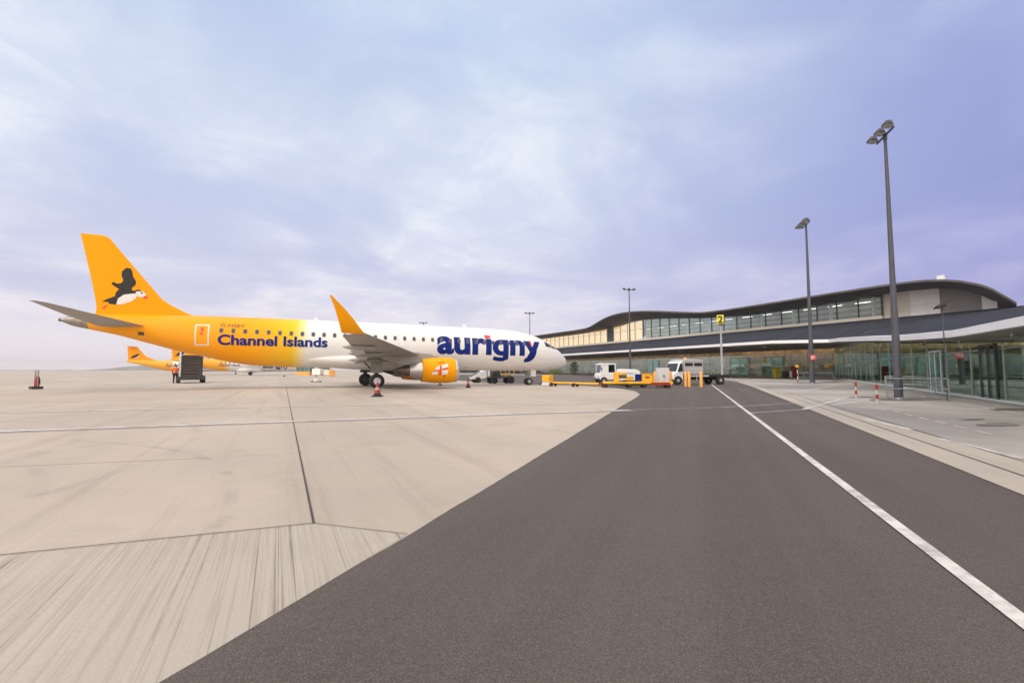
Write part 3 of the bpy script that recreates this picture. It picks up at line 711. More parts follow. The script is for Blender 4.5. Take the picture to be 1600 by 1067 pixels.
# ------------------------------------------------------------------ distant turboprops
k = Mat('distant_livery_paint'); c_ = k.coord(); q = k.n('ShaderNodeSeparateXYZ'); k.l(c_, q.inputs[0])
k.put(k.b.inputs['Base Color'], k.mix(k.rng(q.outputs[0], 15.6, 17.4), (.80, .80, .80), (.88, .42, .01))); k.put(k.b.inputs['Roughness'], .4)
k.b.inputs['Coat Weight'].default_value = .2
M['livery_far'] = k.m
def turboprop(nose, head, label):
    t = empty('turboprop', nose, math.atan2(-head.y, -head.x)); tag(t, label, 'airplane', 'turboprops parked at the far side of the apron')
    tt = smooth_tab([(0, 1.75), (.4, 2.3), (1.2, 2.75), (2.2, 3.35), (3.6, 3.75), (5, 3.8), (18, 3.8), (22, 3.85), (25, 3.9), (27.2, 3.75)])
    bb = smooth_tab([(0, 1.6), (.4, 1.3), (1.2, 1.05), (2.2, .95), (3.6, .93), (16, .93), (18, 1.05), (20, 1.5), (24, 2.6), (27.2, 3.4)])
    ww = smooth_tab([(0, .1), (.4, .5), (1.2, .9), (2.2, 1.2), (3.6, 1.4), (16, 1.4), (19, 1.2), (23, .7), (27.2, .12)])
    rs = []
    for i in range(49):
        x = 27.2*(i/48)**1.3; a, b_, c = tt(x), bb(x), ww(x)
        rs.append([(x, c*math.sin(2*math.pi*j/24), (a+b_)/2+(a-b_)/2*math.cos(2*math.pi*j/24)) for j in range(24)])
    f = MB().rings(rs).build('fuselage', M['livery_far'], t, smooth=60)
    rs = []
    for z, le, te, th in ((3.5, 19.6, 26.9, .2), (4.1, 21.2, 26.9, .26), (4.7, 22.7, 26.95, .26), (5.4, 23.5, 27.0, .24), (7.0, 24.7, 27.15, .2), (7.35, 24.95, 27.2, .16)):
        up = [(le+(te-le)*c, th*.6*foil(c), z) for c in CH]; rs.append(up+[(x, -y, zq) for x, y, zq in reversed(up[1:-1])])
    fn = MB().rings(rs).build('tail_fin', M['orange_yellow'], t, smooth=50)
    MB().prismy([(25.9, 4.4), (25.0, 4.6), (24.5, 5.7), (25.2, 5.4), (25.9, 5.0), (26.4, 4.4)], .14, .17).build('emblem', M['black_matt'], fn, smooth=0)
    MB().prismy([(25.6, 4.5), (24.6, 4.8), (24.3, 4.75), (25.0, 4.4)], .175, .19).build('emblem', M['white'], fn, smooth=0)
    foil_loft([((25.6, -3.6, 7.45), (1.2, 0, 0), (0, 0, 1), .1), ((25.1, 0, 7.42), (1.9, 0, 0), (0, 0, 1), .24), ((25.6, 3.6, 7.45), (1.2, 0, 0), (0, 0, 1), .1)]).build('tailplane', M['orange_yellow'], t)
    foil_loft([((11.0, -13.5, 4.0), (1.4, 0, 0), (0, 0, 1), .2), ((10.4, -5, 3.9), (2.6, 0, 0), (0, 0, 1), .4), ((10.4, 5, 3.9), (2.6, 0, 0), (0, 0, 1), .4), ((11.0, 13.5, 4.0), (1.4, 0, 0), (0, 0, 1), .2)]).build('wing', M['wing_grey'], t)
    for s in (1, -1):
        n = MB().lathe([(8.0, .15), (8.2, .38), (9.0, .55), (11, .6), (13, .45), (14.5, .1)], (0, s*4.05, 3.45), 'x', 20).build('engine', M['white'], t, smooth=60)
        p = MB().lathe([(7.5, .02), (7.75, .18), (8.05, .24)], (0, s*4.05, 3.45), 'x', 14)
        for j in range(6):
            a = 2*math.pi*j/6+.3; d = Vector((0, math.cos(a), math.sin(a)))
            p.bar(Vector((7.85, s*4.05, 3.45))+d*.2, Vector((7.85, s*4.05, 3.45))+d*1.95, .22, .05)
        p.build('propeller', M['dark'], n)
        g_ = MB().tube((11.9, s*1.9, .45), (11.9, s*1.5, 1.3), .09)
        g_ = g_.build('main_landing_gear', M['dark'], t)
        for dy in (-.2, .2): MB().lathe([(-.12, .3), (-.1, .43), (.1, .43), (.12, .3)], (11.9, s*2.05+dy, .43), 'y', 18).build('wheel', M['black'], g_)
        MB().lathe([(9.4, .05), (10.2, .5), (12, .6), (13.6, .5), (14.8, .05)], (0, s*1.2, 1.2), 'x', 16).build('gear_fairing', M['white'], t, smooth=60)
    g_ = MB().tube((1.9, 0, .3), (1.9, 0, 1.2), .07).build('nose_landing_gear', M['dark'], t)
    MB().lathe([(-.2, .2), (-.16, .23), (.16, .23), (.2, .2)], (1.9, 0, .23), 'y', 16).build('wheel', M['black'], g_)
    for i in range(17):
        MB().prismy([(4.6+i*.82+a, 2.85+c) for a, c in rrect(.28, .38)], 1.385, 1.41).build('cabin_window', M['cabin_shade'], f, smooth=0)
    def far_pt(x, z):
        a, b_, c = tt(x), bb(x), ww(x); u = (z-(a+b_)/2)/((a-b_)/2); return Vector((x, c*math.sqrt(max(0, 1-u*u))+.02, z))
    bm = text_mesh('aurigny', .03); fit(bm, 0, 5.6)
    h = sorted(v.co.y for v in bm.verts)[-8]
    for v in bm.verts: v.co.y *= 1.0/h
    decal('lettering', bm, lambda u, v: far_pt(9.4-u, 1.75+v), M['navy'], f, (1, .2))
    decal('lettering', fit(text_mesh('Channel Islands', .02), 0, 4.2), lambda u, v: far_pt(18.2-u, 2.15+v), M['navy'], f, (1, .2))
    return t
hd = Vector((.9328, .3603)); tail = Vector((-102.4, 121, 0)); turboprop(tail+Vector((hd.x, hd.y, 0))*27.2, hd, 'yellow tailed turboprop farthest left, its whole tail showing against the sky')
hd = Vector((.86, .51)); tail = Vector((-75.0, 100, 0)); turboprop(tail+Vector((hd.x, hd.y, 0))*27.2, hd, 'white and yellow turboprop half hidden behind the dark boarding stairs')

# ------------------------------------------------------------------ the terminal
tm = empty('terminal_building', tp(74, 60))
tm.location = (0, 0, 0)
tag(tm, 'long glazed airport terminal with wavy dark roof, white edged canopy and glass frontage', 'terminal')
WN = Vector((.87, -.5, 0))                        # into the near wing
def wing_edge(y): return Vector(((.5*y+6.04)/.87, y, 0))
def wing_glass(y): return Vector(((.5*y+8.04)/.87, y, 0))
# canopy edge: near wing, then along the main front
EY = [-6, 2, 8, 12.6, 15.5, 17.2, 18.2, 19.4, 22, 25.8, 31, 37.5, 44.4, 50]
EZ = [2.82, 2.77, 2.75, 2.74, 2.76, 2.775, 2.80, 2.86, 2.99, 3.19, 3.55, 3.96, 4.38, 4.72]
E_ = [Vector((*wing_edge(y).xy, z)) for y, z in zip(EY, EZ)]
E_ += [Vector((39.2, 56.2, 5.0)), tp(55, 42, 5.1)]+[tp(55, t, 5.1) for t in (52, 65, 85, 110, 150, 200, 285)]
I_ = [Vector(p) for p in [(22, -14, 3.2), (27, -5, 3.3), (32, 4, 3.5), (37, 13, 4.2), (40, 19, 4.7), (42, 23, 5.2), (44, 26, 5.5), (46, 29, 5.9), (48, 33, 6.3), (51, 38, 6.9), (54, 43, 7.5), (57, 48, 8.2), (59.5, 52.5, 8.8)]]
I_ += [tp(77.9, t, 9.05) for t in (28, 32, 38, 46, 56, 68, 88, 112, 152, 200, 285)][:len(E_)-len(I_)]
G_ = [wing_glass(y) for y in (-6, 2, 8, 12.6, 15.5, 17.2, 18.2, 19.4, 22, 25.8, 31, 37.5, 44.4, 53)]+[Vector((46.5, 64, 0)), corner]+[tp(74, t) for t in (52, 65, 85, 110, 150, 200, 285)]
FD = .36      # fascia depth
def fd(p): return float(np.interp(p.y, [18, 45], [.26, FD]))
def thick_grid(a, c, rows, drop):
    n = len(a); b = MB(); top = []
    for r in range(rows+1):
        u = r/rows
        for i in range(n):
            p = a[i].lerp(c[i], u); top.append((p.x, p.y, p.z))
    m_ = len(top); vs = top+[(x, y, z-drop) for x, y, z in top]; fs = []
    for r in range(rows):
        for i in range(n-1):
            q = (r*n+i, r*n+i+1, (r+1)*n+i+1, (r+1)*n+i); fs += [q, tuple(j+m_ for j in reversed(q))]
    for i in range(n-1):
        fs += [(i, i+m_, i+1+m_, i+1), (rows*n+i, rows*n+i+1, rows*n+i+1+m_, rows*n+i+m_)]
    for r in range(rows):
        fs += [(r*n, (r+1)*n, (r+1)*n+m_, r*n+m_), (r*n+n-1, r*n+n-1+m_, (r+1)*n+n-1+m_, (r+1)*n+n-1)]
    return b.add(vs, fs)
k = Mat('standing_seam_roof'); c_ = k.coord(R(67.1)-0); wv = k.n('ShaderNodeTexWave', wave_type='BANDS', bands_direction='X'); k.l(k.coord(R(-112.9)), wv.inputs[0]); wv.inputs['Scale'].default_value = .36; wv.inputs['Distortion'].default_value = 0
nz = k.noise(k.coord(), .35, 4)
k.put(k.b.inputs['Base Color'], k.mix(k.rng(wv.outputs[0], .84, .99, 0, .85), k.mix(k.rng(nz, .3, .7), (.014, .015, .023), (.024, .026, .038)), (.15, .16, .20))); k.put(k.b.inputs['Roughness'], .8); k.b.inputs['Specular IOR Level'].default_value = .04
k.bump(wv.outputs[0], .6, .05); M['seam_roof'] = k.m
lift = Vector((0, 0, -.06))
inn = [e.lerp(i, .02)+lift for e, i in zip(E_, I_)]
thick_grid(inn, [i+lift for i in I_], 6, .12).build('canopy_roof', M['seam_roof'], tm, smooth=30)
def offset(pts, w):      # shift a polyline inwards (towards the building)
    out = []
    for i, p in enumerate(pts):
        a = pts[max(0, i-1)]; c = pts[min(len(pts)-1, i+1)]; d = Vector((c.x-a.x, c.y-a.y)).normalized()
        out.append(Vector((p.x+d.y*w, p.y-d.x*w, p.z)))
    return out
in2 = offset(E_, .16)
b = MB(); n_ = len(E_); vs = []
for p, q in zip(E_, in2): vs += [(p.x, p.y, p.z), (q.x, q.y, q.z+.03), (q.x, q.y, q.z-fd(p)), (p.x, p.y, p.z-fd(p))]
b.add(vs, [(4*i+j, 4*i+(j+1) % 4, 4*i+4+(j+1) % 4, 4*i+4+j) for i in range(n_-1) for j in range(4)]+[(0, 1, 2, 3), (4*n_-4, 4*n_-1, 4*n_-2, 4*n_-3)])
b.build('fascia', M['fascia'], tm, smooth=40)
G2 = [g_+(i_-g_)*.0 for g_, i_ in zip(G_, I_)]
sof_in = [Vector((g_.x, g_.y, e.z-fd(e)+.04)) for g_, e in zip(G_, E_)]
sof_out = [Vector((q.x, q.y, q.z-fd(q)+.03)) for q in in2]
deep = []
for i, (s0, g0) in enumerate(zip(sof_out, sof_in)):
    d = Vector((g0.x-s0.x, g0.y-s0.y)).normalized()
    deep.append(Vector((g0.x+d.x*7, g0.y+d.y*7, g0.z)))
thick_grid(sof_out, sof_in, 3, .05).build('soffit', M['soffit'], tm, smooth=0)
ceil = thick_grid([Vector((p.x, p.y, p.z+.01)) for p in sof_in], deep, 1, .05).build('ceiling', paint('interior_ceiling', (.34, .33, .30), .8, var=.1), tm, smooth=0)
# interior: back wall, floor strip, lamps, some added, and furniture behind the glass
k = Mat('interior_wall'); c_ = k.coord(); q = k.n('ShaderNodeSeparateXYZ'); k.l(c_, q.inputs[0])
vo = k.n('ShaderNodeTexVoronoi', feature='F1'); k.l(k.coord(scale=(.5, .5, .9)), vo.inputs[0]); vo.inputs['Scale'].default_value = .9
cr = k.n('ShaderNodeValToRGB'); cr.color_ramp.interpolation = 'CONSTANT'; k.l(vo.outputs['Color'], cr.inputs[0])
for i, (p, c) in enumerate([(0, (.50, .36, .21)), (.3, (.32, .28, .20)), (.5, (.60, .44, .27)), (.62, (.16, .18, .16)), (.8, (.40, .38, .32))]):
    if i > 1: cr.color_ramp.elements.new(p)
    cr.color_ramp.elements[i].position = p; cr.color_ramp.elements[i].color = (*c, 1)
lo = k.mix(k.rng(k.noise(c_, .6, 3), .4, .6), (.025, .04, .04), (.11, .14, .13))
k.put(k.b.inputs['Base Color'], k.mix(k.rng(q.outputs[2], 1.5, 1.8), lo, cr.outputs[0])); M['interior'] = k.m  # warm reflections in the glass are put into the wall's upper colours
b = MB()
for i in range(len(deep)-1):
    p, q = deep[i], deep[i+1]; b.add([(p.x, p.y, .0), (q.x, q.y, .0), (q.x, q.y, q.z), (p.x, p.y, p.z)], [(0, 1, 2, 3)])
b.build('back_wall', M['interior'], tm, smooth=0)
M['in_light'] = emit('ceiling_lamp', (1, .80, .55), 16.0)
M['in_light2'] = emit('warm_ceiling_lamp', (1, .62, .30), 16)
bh = MB(); bq = offset([Vector((p.x, p.y, 0)) for p in sof_in], .9)
for i in range(len(bq)-1):
    vs = []
    for j in (i, i+1):
        p, q, z1 = sof_in[j], bq[j], sof_in[j].z; z0 = z1*float(np.interp(p.y, [20, 60, 95, 150], [.86, .70, .56, .50]))
        n_v = (q-Vector((p.x, p.y, 0))).normalized()*.15
        vs += [(q.x, q.y, z0), (q.x+n_v.x, q.y+n_v.y, z0), (q.x+n_v.x, q.y+n_v.y, z1), (q.x, q.y, z1)]
    bh.add(vs, [(0, 4, 7, 3), (1, 2, 6, 5), (0, 1, 5, 4)])
bh.build('lamp_screen', paint('tan_lamp_screen', (.58, .44, .31), .7, var=.35, scale=1.2), tm, smooth=0)  # added screen hiding the lamps; its tan stands for reflections in the glass
gl_pts = []       # sample points along the glass line
def along(pts, step):
    out = []; carry = 0.
    for p, q in zip(pts, pts[1:]):
        L_ = (Vector((q.x-p.x, q.y-p.y))).length; t = carry
        while t < L_: out.append((p.lerp(q, t/L_), (q-p).normalized())); t += step
        carry = t-L_
    return out
lb = MB(); lb2 = MB(); fb = {}
sin_ = [Vector((g_.x, g_.y, s_.z)) for g_, s_ in zip(G_, sof_in)]
for j, (p, d) in enumerate(along(sin_, 4.2)):
    n = Vector((d.y, -d.x, 0)).normalized()
    for r_in in (2.0, 4.6):
        c = p+n*r_in
        (lb if (j+int(r_in)) % 3 else lb2).bar(c-d*.6+Vector((0, 0, -.07)), c+d*.6+Vector((0, 0, -.07)), .22, .05)
cv = MB(); cq = offset([Vector((p.x, p.y, 0)) for p in sof_in], .40)
for i in range(2, len(cq)-1):
    a, c = cq[i], cq[i+1]; cv.bar((a.x, a.y, sof_in[i].z-.09), (c.x, c.y, sof_in[i+1].z-.09), .05, .04)
cv.build('screen_fill_light', emit('warm_fill_lamp', (1, .62, .38), 10.), tm, smooth=0)  # added strip lamp, kept hidden, brightens the tan band behind the glass
lb.build('ceiling_light', M['in_light'], tm, smooth=0); lb2.build('ceiling_light', M['in_light2'], tm, smooth=0)
for j, (p, d) in enumerate(along(sin_[2:], 1.9)):
    n = Vector((d.y, -d.x, 0)).normalized(); r_in = rnd.uniform(1.0, 5.2); c = p+n*r_in; w = rnd.uniform(.5, 1.8); h = rnd.choice((.8, 1.0, 1.2, 1.9, 2.1))
    key = rnd.choice(('furn_dark', 'furn_teal', 'furn_tan', 'furn_pale'))
    fb.setdefault(key, MB()).bar(Vector((c.x, c.y, h/2))-d*w/2, Vector((c.x, c.y, h/2))+d*w/2, rnd.uniform(.1, .7), h)
for key, col in (('furn_dark', (.03, .035, .04)), ('furn_teal', (.06, .16, .15)), ('furn_tan', (.36, .24, .13)), ('furn_pale', (.40, .42, .38))):
    tag(fb[key].build('furniture', paint(key, col, .6, var=.1), tm, smooth=0), kind='stuff')
# glazing, bay by bay
def glaze(pts, step, name='glass_pane', gm='glass'):
    bays = along(pts, step)
    for (p, d), (q, d2) in zip(bays, bays[1:]):
        dd = (q-p).normalized(); a = p+dd*.05; c = q-dd*.05; n = Vector((dd.y, -dd.x, 0)).normalized()*.008
        vs = []
        for u, z0 in ((a, 0), (c, 0)):
            vs += [(u.x-n.x, u.y-n.y, .06), (u.x+n.x, u.y+n.y, .06), (u.x+n.x, u.y+n.y, u.z-.06), (u.x-n.x, u.y-n.y, u.z-.06)]
        MB().add(vs, [(0, 1, 2, 3), (7, 6, 5, 4), (0, 4, 5, 1), (1, 5, 6, 2), (2, 6, 7, 3), (3, 7, 4, 0)]).build(name, M[gm], tm, smooth=0)
        MB().tube((p.x, p.y, 0), (p.x, p.y, p.z-.02), .035, n=8).build('mullion', M['mullion'], tm)
    return bays
wing_line = [p for p in sin_ if True][2:16]; wing_line[0] = Vector((*wing_glass(9).xy, 2.43))
glaze([Vector((*wing_glass(9.2).xy, 2.43))]+sin_[3:16], 3.5)
glaze(sin_[15:21], 4.1, gm='glass_main')
for z, w in ((.03, .10), (2.12, .05)):
    rb = MB()
    for p, q in zip(sin_[3:], sin_[4:]): rb.bar((p.x, p.y, z), (q.x, q.y, z), .09, w)
    rb.build('transom', M['mullion'], tm, smooth=0)
rb = MB()
for p, q in zip(sin_[2:], sin_[3:]): rb.bar((p.x, p.y, p.z-.11), (q.x, q.y, q.z-.11), .12, .20)
rb.build('lamp_cover_rail', M['mullion'], tm, smooth=0)  # rail added to hide the strip lamp behind the glass head
# plinth along the glass
pb = MB()
po = offset([Vector((p.x, p.y, 0)) for p in sin_[2:]], -.35)
for i in range(len(po)-1):
    a, c = sin_[2+i], sin_[3+i]; p, q = po[i], po[i+1]
    pb.add([(p.x, p.y, 0), (q.x, q.y, 0), (c.x, c.y, 0), (a.x, a.y, 0), (p.x, p.y, .06), (q.x, q.y, .06), (c.x, c.y, .06), (a.x, a.y, .06)], [(4, 5, 6, 7), (0, 1, 5, 4), (0, 4, 7, 3), (1, 2, 6, 5)])
pb.build('plinth', M['pale_panel'], tm, smooth=0)
# doors
def door(p, d, w, h, m_=None):
    d = d.normalized(); n = Vector((d.y, -d.x, 0)).normalized(); o = p-n*.12
    f = MB()
    for a in (-w/2, 0, w/2): f.bar(o+d*a+Vector((0, 0, .06)), o+d*a+Vector((0, 0, h)), .08, .07)
    f.bar(o-d*(w/2+.04)+Vector((0, 0, h+.04)), o+d*(w/2+.04)+Vector((0, 0, h+.04)), .12, .09)
    fr = f.build('door_frame', m_ or M['light_grey'], tm, smooth=0)
    for a in (-w/4, w/4): MB().bar(o+d*(a-w/4+.05)+Vector((0, 0, h/2+.03)), o+d*(a+w/4-.05)+Vector((0, 0, h/2+.03)), .03, h-.08).build('door', M['glass'], fr, smooth=0)
door(wing_glass(25.6), Vector((.5, .87, 0)), 2.0, 2.25)
door(wing_glass(19.3), Vector((.5, .87, 0)), 1.6, 2.25, M['dark'])
for px in (1156, 1020, 1206):
    kx = (px-800)/711; t = 74*(.921-.389*kx)/(.389+.921*kx); door(tp(74, t), Vector((GL_D.x, GL_D.y, 0)), 4.2, 3.5)
for px in (1156, 1020):
    kx = (px-800)/711; t = 74*(.921-.389*kx)/(.389+.921*kx)
# small floodlights under the canopy
for px, py, D in ((1130, 551, 60), (1196, 546, 60), (1062, 556, 60), (1000, 561, 60)):
    kx = (px-800)/711; t = D*(.921-.389*kx)/(.389+.921*kx); p = tp(D, t, 4.55)
    MB().box(p.x-.25, p.x+.15, p.y-.15, p.y+.15, p.z-.12, p.z+.16).build('soffit_floodlight', M['tan'], tm, bevel=.02)
for y, dz in ((14.0, 0), (25.0, .3), (36.0, 1.1)):
    p = wing_glass(y)-WN*.8; p.z = float(np.interp(y, EY, EZ))-.45
    MB().box(p.x-.10, p.x+.06, p.y-.14, p.y+.10, p.z-.10, p.z+.06).box(p.x+.08, p.x+.18, p.y-.08, p.y+.08, p.z-.04, p.z+.07).build('soffit_floodlight', M['tan'], tm, bevel=.01)
# beams under the near canopy
for y in (10, 14, 18, 22, 27, 33, 40, 48):
    p = wing_edge(y)+WN*.3; q = wing_glass(y)+WN*3; z = float(np.interp(y, EY, EZ))-FD-.07
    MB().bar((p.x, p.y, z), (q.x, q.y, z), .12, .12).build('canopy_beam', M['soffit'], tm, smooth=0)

# upper storey
RH = [(24.7, 8.85), (25.4, 9.55), (26.6, 10.75), (28.3, 11.75), (30.7, 12.55), (33.3, 12.95), (36.2, 13.06), (44.6, 13.08), (52, 13.0), (60, 12.95), (66.5, 12.98), (71.5, 13.2), (77, 13.95), (85, 15.1), (91, 15.8), (96.2, 16.1), (101.8, 15.95), (106.4, 15.3), (110, 14.4), (113, 13.75), (118, 13.55), (130, 13.6), (145, 13.7), (200, 13.8), (285, 13.8)]
rt = smooth_tab(RH)
WT = [(24, 8.4), (28.6, 9.9), (29.6, 10.73), (32.2, 11.98), (35.7, 12.45), (40.7, 12.55), (47.7, 12.33), (59.3, 12.15), (68, 12.2), (74.7, 12.55), (80, 13.1), (86.6, 13.72), (92, 14.1), (97, 14.25), (104, 13.9), (110.6, 13.4), (120.8, 13.1), (154, 13.1), (285, 13.1)]
wt = smooth_tab(WT)
ts = sorted(set([24.7, 25, 25.4, 26, 26.6, 27.4]+list(np.arange(28, 130, 1.5))+[130, 145, 170, 200, 240, 285]))
b = MB(); rs = []
for t in ts:
    h = rt(t)
    pr = [(72.0, h-.03), (72.03, h), (73, h+.10), (80, h+.25), (92, h+.2), (102, h-.4), (102, h-.9), (92, wt(t)+.3), (80, wt(t)-.02), (77.4, wt(t)-.04), (74, h*.6+wt(t)*.4-.28), (72.05, h-.28)]
    sw = max(0., 1-(t-24.7)/22)**1.5
    pr[3:6] = [(80, h+.25-1.3*sw), (92, h+.2-2.8*sw), (102, h-.4-3.4*sw)]; pr[6] = (102, h-.9-3.4*sw)
    wa = lambda D: wt(t+(D-72)*.40*sw)
    pr[7:10] = [(92, min(wa(92)+.3, h-2.9*sw-.2)), (80, wa(80)-.02), (77.4, wa(77.4)-.04)]
    rs.append([tp(D, t+(D-72)*.40*sw, z) for D, z in pr])
b.rings(rs).build('roof', M['roof_edge'], tm, smooth=40)
MB().bar(tp(74.2, 31.9, 13.05), tp(74.2, 32.6, 13.05), .5, .9).build('roof_vent', M['white'], tm, bevel=.03)
def wall(name, t0, t1, D, z0, m_, dz=.30, steps=8, th=.25, top=None):
    b = MB(); rs = []
    for i in range(steps+1):
        t = t0+(t1-t0)*i/steps; h = (wt(t)-.03) if top is None else top
        rs.append([tp(D, t, z0), tp(D+th, t, z0), tp(D+th, t, h), tp(D, t, h)])
    return b.rings(rs).build(name, m_, tm, smooth=0)
wall('end_wall', 28.2, 29.6, 77.2, 8.9, M['pale_panel'], .25)
wall('end_wall', 29.63, 33.8, 77.35, 8.9, M['grey_panel'], .25)
wall('end_wall', 33.83, 37.2, 77.2, 8.9, M['pale_panel'], .20)
wall('end_wall', 37.23, 40.5, 77.25, 8.9, M['cream'], .20)
for z in (10.3, 11.7):
    MB().bar(tp(77.19, 33.9, z), tp(77.19, 37.1, z), .02, .02).build('panel_joint', M['grey_panel'], tm, smooth=0)
MB().rings([[tp(D, t, z) for D, t, z in ((77.5, 28.3, 0), (99, 38.5, 0), (99, 38.5, 10), (88, 33.3, 11), (77.5, 28.3, 11.2))], [tp(D, t+.3, z) for D, t, z in ((77.5, 28.3, 0), (99, 38.5, 0), (99, 38.5, 10), (88, 33.3, 11), (77.5, 28.3, 11.2))]]).build('gable_wall', M['pale_panel'], tm, smooth=0)
wall('sill_band', 40.53, 285, 76.7, 8.85, M['cream'], steps=2, th=.6, top=9.32)
# walls behind the upper windows, the left run emissive
k = Mat('upper_interior'); c_ = k.coord(); q = k.n('ShaderNodeSeparateXYZ'); k.l(c_, q.inputs[0])
wv = k.n('ShaderNodeTexWave', wave_type='BANDS', bands_direction='Z'); k.l(c_, wv.inputs[0]); wv.inputs['Scale'].default_value = .35; wv.inputs['Distortion'].default_value = .6
k.put(k.b.inputs['Base Color'], k.mix(k.rng(wv.outputs[0], .3, .7), (.30, .31, .29), (.52, .53, .49))); M['upper_interior'] = k.m
wall('upper_back_wall', 40.6, 97, 79.6, 9.0, M['upper_interior'], .5, 24)
M['emissive_wall'] = emit('warm_emissive_wall', (1.0, .62, .33), 1.5, (.6, .45, .28))  # warm emissive wall added behind the left upper windows
wall('emissive_wall', 97.1, 285, 78.2, 9.0, M['emissive_wall'], .5, 60)
lo_ = MB()
for t0 in np.arange(43, 96, 4.2): lo_.bar(tp(78.6, t0, 11.8), tp(78.6, t0+2.2, 11.8), .25, .06)
lo_.build('ceiling_light', emit('upper_room_lamp', (1, .92, .80), 3.), tm, smooth=0)
for t0 in np.arange(40.6, 158, 3.2):
    t1 = t0+3.2; h0, h1 = wt(t0)-.06, wt(t1)-.06; zs = 9.33
    a, c = tp(77, t0+.07), tp(77, t1-.07); n = Vector((GL_N.x, GL_N.y, 0))*.01
    m_ = M['glass_upper']
    if 106.5 < t0 < 109.5 : m_ = M['frame']
    vs = [a-n+Vector((0,0,zs)), a+n+Vector((0,0,zs)), a+n+Vector((0,0,h0)), a-n+Vector((0,0,h0)), c-n+Vector((0,0,zs)), c+n+Vector((0,0,zs)), c+n+Vector((0,0,h1)), c-n+Vector((0,0,h1))]
    w = MB().add(vs, [(0, 1, 2, 3), (7, 6, 5, 4), (0, 4, 5, 1), (1, 5, 6, 2), (2, 6, 7, 3), (3, 7, 4, 0)]).build('window', m_, tm, smooth=0)
    f = MB().bar(tp(76.93, t0, zs), tp(76.93, t0, h0+.1), .12, .16)
    f.bar(tp(76.97, t0+.08, 11.9), tp(76.97, t1-.08, 11.9), .06, .05)
    f.build('window_frame', M['frame'], w, smooth=0)
# pale posts standing just inside the upper glass
for t0 in np.arange(42.2, 97, 6.4): MB().bar(tp(78.0, t0, 9.3), tp(78.0, t0, wt(t0)-.1), .4, .25).build('column', M['pale_panel'], tm, smooth=0)
MB().bar(tp(82.9, 34, 4.4), tp(82.9, 285, 4.4), .4, 8.8).build('inner_wall', M['grey_panel'], tm, smooth=0)

# ------------------------------------------------------------------ lamp posts
def mast(base, h, label, arm, r0=.17, heads=3, hs=1., group='floodlight masts along the apron'):
    t = empty('floodlight_mast', base); tag(t, label, 'lamp post', group)
    MB().tube((0, 0, 0), (0, 0, h*.34), r0, r0*.80, 20).tube((0, 0, h*.34), (0, 0, h), r0*.72, r0*.36, 20).build('pole', M['pole'], t)
    MB().lathe([(0, r0*1.9), (.03, r0*1.9), (.035, r0*1.1), (.10, r0*1.04)], n=20).box(-.015, .015, -r0*1.6, r0*1.6, .03, .16).build('base_plate', M['steel'], t)
    MB().box(-r0*.5, r0*.5, -r0-.012, -r0*.9, .5, 1.05).build('access_door', M['pole'], t)
    a = Vector(arm).normalized(); n = Vector((-abs(a.y), a.x if a.y < 0 else -a.x, 0)).normalized(); hw = .76*hs
    if n.x > 0: n = -n
    MB().tube(-a*hw+Vector((0, 0, h-.05)), a*hw+Vector((0, 0, h-.05)), .045, n=10).tube((0, 0, h-.25), (0, 0, h+.05), .08, n=12).build('crossarm', M['pole'], t)
    for i in range(heads):
        c = a*(-.70+1.40*i/(heads-1))*hs+Vector((0, 0, h+.06)); d = (n*.95+Vector((0, 0, -.12))).normalized()
        s = a; u = s.cross(d).normalized()
        if u.z < 0: u = -u
        def P(x, y, z): return c+(d*x+s*y+u*z)*hs
        prof = [(-.02, .06, -.03, .05), (.10, .20, -.05, .09), (.22, .25, -.05, .13), (.50, .25, -.05, .10), (.60, .21, -.045, .02)]
        hd_ = MB().rings([[P(x, -w, z0), P(x, w, z0), P(x, w*.75, z1), P(x, -w*.75, z1)] for x, w, z0, z1 in prof]).build('floodlight', M['lamp_green'], t, smooth=30, bevel=.012)
        vs = [P(x, y, z) for z in (-.054, -.075) for x, y in ((.10, -.18), (.10, .18), (.56, .18), (.56, -.18))]
        MB().add(vs, [(0, 1, 2, 3), (7, 6, 5, 4), (0, 4, 5, 1), (1, 5, 6, 2), (2, 6, 7, 3), (3, 7, 4, 0)]).build('lens', M['lens'], hd_, smooth=0)
    return t
A_ = (-.30, -.95, 0)
m1 = gnd(1404.5, 624.5); mast(m1, 11.5, 'tallest looking floodlight mast, three lamp heads, rising from the pipe barrier by the glass', A_, .155)
m2 = gnd(1269.5, 599.5); mast(m2, 14.75, 'grey floodlight mast with a small red and white plate fixed to its lower pole', A_, .21, hs=1.45)
mast(at(985, 585, 60).xy.to_3d(), 11.9, 'slender floodlight mast rising just behind the white tug cab, before the terminal', (1, .25, 0), .15, hs=1.05)
mast(at(828, 585, 83).xy.to_3d(), 11.6, 'thin floodlight mast rising above the cockpit of the big airliner', (1, .2, 0), .14)
mast(at(661, 585, 105).xy.to_3d(), 12.1, 'floodlight mast of which only the lamp heads peek over the white cabin roof', (1, .1, 0), .14)
pl_ = empty('pole_sign', m2+Vector((-.02, -.235, 0))); tag(pl_, 'small red and white plate fixed to the mast near the yellow bin', 'sign')
sg = MB().box(-.24, .24, -.02, 0, 2.15, 2.62).build('plate', M['flag_red'], pl_)
MB().box(-.16, -.04, -.03, -.022, 2.24, 2.53).box(.02, .06, -.03, -.022, 2.24, 2.53).box(.09, .17, -.03, -.022, 2.40, 2.53).build('white_mark', M['white'], sg)

